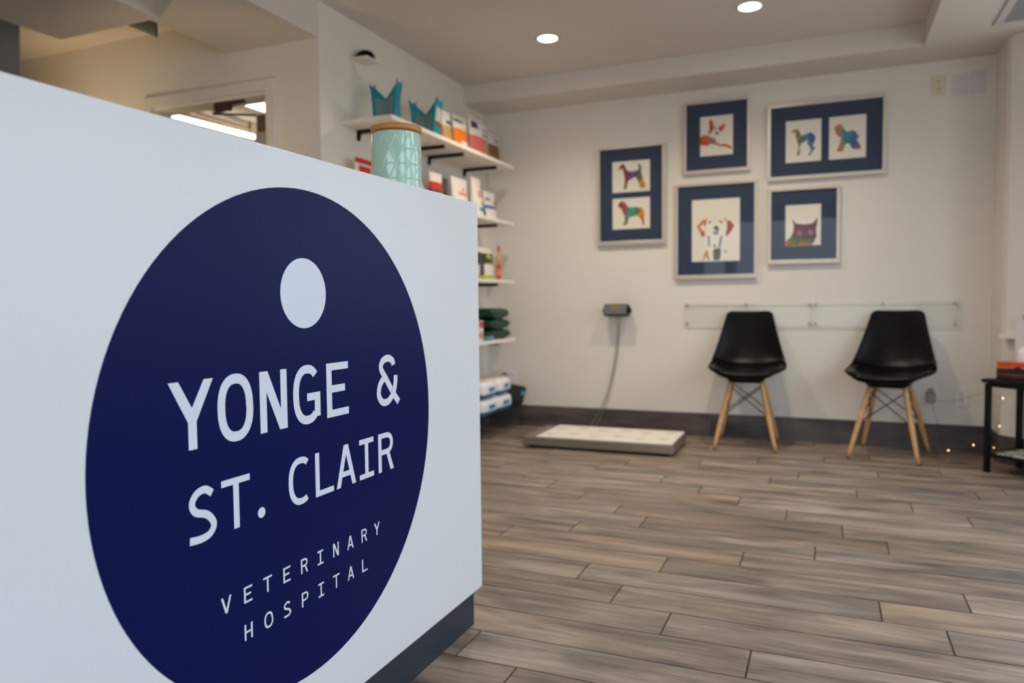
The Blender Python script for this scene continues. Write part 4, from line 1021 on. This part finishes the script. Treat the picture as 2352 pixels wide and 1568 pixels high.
# magazines on the lower shelf
M_mag = paint_mat('magazine_cover', [(190, 180, 176), (110, 130, 80), (206, 190, 160), (60, 130, 170), (150, 120, 130)], 14, 8.1)
for k, (x, y, rz, lab) in enumerate(((.075, -.005, 0.05, 'open magazine lying underneath on the lower table shelf'), (.115, .035, -0.05, 'colourful magazine on top of another on the lower shelf'))):
    px, py = tl(x, y)
    t = thing('magazine', lab, 'magazine', (px, py, .1054+.0075*k), -PI/4+rz, 'magazines on the side table shelf')
    bm = B(); box(bm, 0, .28, 0, .21, 0, .007, .0005); obj('pages', bm, M_mag, t)
px, py = tl(.215, .10)
t = thing('small_toy', 'pale rounded soft toy lying on the magazines', 'toy', (px, py, .1205), 0)
bm = B(); bmesh.ops.create_uvsphere(bm, u_segments=20, v_segments=14, radius=1, matrix=Matrix.Translation((0, 0, .028)) @ Matrix.Diagonal((.05, .036, .028, 1)))
for f in bm.faces: f.smooth = True
obj('toy_body', bm, M_beige, t)

# ------------------------------------------------------------------ ceiling fittings
def downlight(x, y, label):
    t = thing('downlight', label, 'ceiling light', (x, y, ZC), 0, 'recessed downlights in the tray ceiling')
    bm = B(); lathe(bm, [(.052, -.0003), (.066, -.0003), (.067, -.003), (.060, -.006), (.053, -.004), (.052, -.0003)], n=48)
    obj('trim_ring', bm, M_trim, t)
    bm = B(); lathe(bm, [(0, -.0085), (.030, -.0080), (.046, -.006), (.0515, -.0025), (.0515, -.0004), (0, -.0004)], n=48)
    obj('lens', bm, mat('downlight_lens', (255, 246, 230), rough=0.4, emit=(1.0, 0.93, 0.80), estr=38), t)
downlight(-1.496, 4.087, 'glowing round downlight nearer the wall shelves')
downlight(-.385, 4.092, 'glowing round downlight nearer the ceiling vent')
t = thing('ceiling_vent', 'white louvred ceiling vent in the soffit by the bay', 'vent', (.95, 4.35, ZS))
vx0, vx1, vy0, vy1 = .765, 1.16, 4.02, 4.525
bm = B()
for q in ((vx0, vx1, vy0, vy0+.035), (vx0, vx1, vy1-.035, vy1), (vx0, vx0+.035, vy0+.0352, vy1-.0352), (vx1-.035, vx1, vy0+.0352, vy1-.0352)):
    box(bm, *q, ZS-.009, ZS-.0003, .001)
kid('vent_frame', bm, mat('vent_white', (200, 192, 190), rough=0.45), t)
bm = B(); box(bm, vx0+.035, vx1-.035, vy0+.035, vy1-.035, ZS-.002, ZS-.0005); kid('vent_back', bm, mat('vent_duct_grey', (96, 94, 94), rough=0.6), t)
bm = B(); y = vy0+.042
while y < vy1-.045:
    prism(bm, [(y, ZS-.0075), (y+.012, ZS-.0055), (y+.012, ZS-.0045), (y, ZS-.0065)], vx0+.036, vx1-.036, 'x'); y += .016
kid('louvre_slats', bm, mat('vent_slat', (200, 196, 200), rough=0.5), t)

# ------------------------------------------------------------------ alcove and the room behind the doorway
t = thing('hanging_panel', 'greenish glass panel hanging from the alcove ceiling', 'panel', (-3.09, 2.5, 2.4))
bm = B(); box(bm, -3.094, -3.086, 2.615, 2.775, ZL+.006, ZC-.0004); kid('glass_sheet', bm, mat('green_grey_glass', (136, 138, 116), rough=0.25), t)
bm = B(); box(bm, -3.0955, -3.0845, 2.7752, 2.784, ZL+.004, ZC-.0004); kid('edge_trim', bm, mat('dark_edge', (84, 78, 60), rough=0.4), t)
t = thing('tube_light', 'long glowing tube light seen through the doorway', 'light', (-4.35, 4.5, 2.3))
bm = B(); cone(bm, (-4.43, 4.10, 2.300), (-4.37, 4.88, 2.300), .019, .019, 20)
M_tube = mat('tube_glow', (255, 246, 236), rough=0.4, emit=(1.0, 0.90, 0.76), estr=6)
kid('tube', bm, M_tube, t)
bm = B(); box(bm, -4.42, -4.385, 4.12, 4.86, 2.352, 2.368, .002); 
for y in (4.10, 4.87): box(bm, -4.412, -4.392, y-.004, y+.004, 2.315, ZC-.0004)
kid('fitting', bm, mat('taupe_fitting', (150, 128, 100), rough=0.5), t)
t = thing('light_panel', 'bright square ceiling light panel seen through the doorway', 'ceiling light', (-3.6, 4.9, ZC))
bm = B(); box(bm, -4.05, -3.40, 4.39, 5.55, ZC-.012, ZC-.0004); kid('diffuser', bm, mat('panel_glow', (255, 248, 240), rough=0.4, emit=(1.0, 0.90, 0.76), estr=4), t)
t = thing('door_closer', 'grey door closer with folding arm at the top of the doorway', 'door closer', (-3.0, YA+.03, 1.98))
M_bronze = mat('dark_bronze', (84, 72, 56), rough=0.4, metal=0.4)
bm = B(); box(bm, -3.055, -2.965, YA+.004, YA+.050, 1.958, 1.9995, .004); kid('closer_body', bm, M_bronze, t)
bm = B(); box(bm, -2.965, -2.86, YA+.010, YA+.034, 1.982, 1.9995, .003); kid('mounting_plate', bm, M_bronze, t)
for a, b in (((-3.030, YA+.03, 1.965), (-3.108, YA+.055, 1.958)), ((-3.108, YA+.055, 1.958), (-2.815, YA+.055, 1.920))):
    bm = B(); tube(bm, [a, b], .006, 8); kid('arm', bm, M_bronze, t)
t = thing('wall_cabinet', 'beige wall unit with white lower box glimpsed through the doorway', 'cabinet', (-2.6, 4.0, 1.5))
bm = B(); box(bm, -3.47, -2.9, 3.90, 4.25, 2.046, 2.16, .004); kid('upper_unit', bm, mat('taupe_unit', (150, 124, 96), rough=0.5), t)
bm = B(); box(bm, -3.475, -2.9, 3.89, 4.25, 0.0005, 2.044, .004); kid('lower_unit', bm, M_white2, t)

# ------------------------------------------------------------------ light
def area(name, loc, rot, sx, sy, power, col, spread=None):
    l = bpy.data.lights.new(name, 'AREA'); l.shape = 'RECTANGLE'; l.size = sx; l.size_y = sy; l.energy = power; l.color = col
    if spread: l.spread = spread
    o = bpy.data.objects.new(name, l); C.objects.link(o); o.location = loc; o.rotation_euler = rot; return o
def spot(name, loc, power, col, ang=120, blend=0.6, r=0.045):
    l = bpy.data.lights.new(name, 'SPOT'); l.energy = power; l.color = col; l.spot_size = math.radians(ang); l.spot_blend = blend; l.shadow_soft_size = r
    o = bpy.data.objects.new(name, l); C.objects.link(o); o.location = loc; return o
SKY = 5.7; WARM = (1.0, 0.83, 0.64)
zc = (SILL+WTOP)/2; hz = WTOP-SILL
def portal(loc, rot, sx, sy):
    o = area('sky_portal', loc, rot, sx, sy, 1, (1, 1, 1)); o.data.cycles.is_portal = True
for a, b in WIN: portal((XF+0.06, (a+b)/2, zc), (0, PI/2, 0), hz, b-a)
portal((XR+S2*LD/2+S2*0.06, YR-S2*LD/2+S2*0.06, zc), (0, PI/2, PI/4), hz, LD-0.2)
portal(((FW[0]+FW[1])/2, -2.65, 1.25), (PI/2, 0, 0), FW[1]-FW[0], 1.9)
for x, y, pw in ((-1.496, 4.087, 54), (-.385, 4.092, 52), (-1.496, 2.7, 14), (-.385, 2.6, 26), (-1.85, 1.3, 22)):  # last beam is unseen, added to brighten the bulkhead faces
    spot('downlight_beam', (x, y, ZC-.02), pw, WARM, 150, 0.9)
def aimed(name, loc, d, power, col, ang):
    o = spot(name, loc, power, col, ang, 0.8, 0.08); o.rotation_euler = Vector(d).to_track_quat('-Z', 'Y').to_euler()
aimed('desk_lamp', (-3.92, 2.72, 1.45), (0, 0.72, 0.70), 15, (1.0, 0.70, 0.38), 110)
aimed('alcove_fill', (-2.75, 2.30, 1.30), (-0.16, 0.70, 0.68), 8, (1.0, 0.70, 0.40), 100)  # unseen fill added to warm the bulkhead underside and alcove wall
l = bpy.data.lights.new('rear_room_lamp', 'POINT'); l.energy = 5; l.color = (1.0, 0.80, 0.56); l.shadow_soft_size = 0.2
o = bpy.data.objects.new('rear_room_lamp', l); C.objects.link(o); o.location = (-4.6, 5.2, 2.0)

# overcast sky over a darker street: pale blue above, dim near and below the horizon
w = bpy.data.worlds.new('World'); bpy.context.scene.world = w; w.use_nodes = True
N = w.node_tree.nodes; L = w.node_tree.links
tc = N.new('ShaderNodeTexCoord'); sp = N.new('ShaderNodeSeparateXYZ'); L.new(tc.outputs['Generated'], sp.inputs[0])
cr = N.new('ShaderNodeValToRGB'); e = cr.color_ramp.elements
mr = N.new('ShaderNodeMapRange'); mr.inputs['From Min'].default_value = -0.2; mr.inputs['From Max'].default_value = 0.8; L.new(sp.outputs['Z'], mr.inputs['Value'])
e[0].position = 0.0; e[0].color = (0.30, 0.31, 0.32, 1); e[1].position = 1.0; e[1].color = (0.68, 0.82, 1.0, 1)
for p, c in ((0.19, (0.30, 0.32, 0.34)), (0.24, (0.44, 0.49, 0.55)), (0.42, (0.58, 0.68, 0.80))):
    q = e.new(p); q.color = c+(1,)
L.new(mr.outputs[0], cr.inputs['Fac']); L.new(cr.outputs['Color'], N['Background'].inputs['Color'])
N['Background'].inputs['Strength'].default_value = SKY

# ------------------------------------------------------------------ camera
cy_, sy_ = math.cos(0.40202283), math.sin(0.40202283); cp, sp_ = math.cos(0.0503015), math.sin(0.0503015); cr_, sr_ = math.cos(0.01043558), math.sin(0.01043558)
fwd = Vector((-sy_*cp, cy_*cp, -sp_)); rgt = Vector((cy_, sy_, 0)); dwn = fwd.cross(rgt)
r2 = rgt*cr_+dwn*sr_; d2 = rgt*(-sr_)+dwn*cr_
cam = bpy.data.cameras.new('camera'); co = bpy.data.objects.new('camera', cam); C.objects.link(co)
co.matrix_world = Matrix(((r2.x, -d2.x, -fwd.x, 0), (r2.y, -d2.y, -fwd.y, 0), (r2.z, -d2.z, -fwd.z, 0.9), (0, 0, 0, 1)))
cam.sensor_width = 36; cam.lens = 26.075; cam.clip_start = 0.02
cam.dof.use_dof = True; cam.dof.focus_distance = 1.45; cam.dof.aperture_fstop = 2.8
sc = bpy.context.scene; sc.camera = co
vs = sc.view_settings; vs.view_transform = 'Standard'; vs.look = 'None'; vs.gamma = 1; vs.exposure = 0.0
vs.use_curve_mapping = False
sc.render.engine = 'CYCLES'
sc.cycles.use_denoising = True
try: sc.cycles.denoiser = 'OPENIMAGEDENOISE'
except Exception: pass
sc.cycles.max_bounces = 10; sc.cycles.diffuse_bounces = 5; sc.cycles.transparent_max_bounces = 12
sc.cycles.sample_clamp_indirect = 6
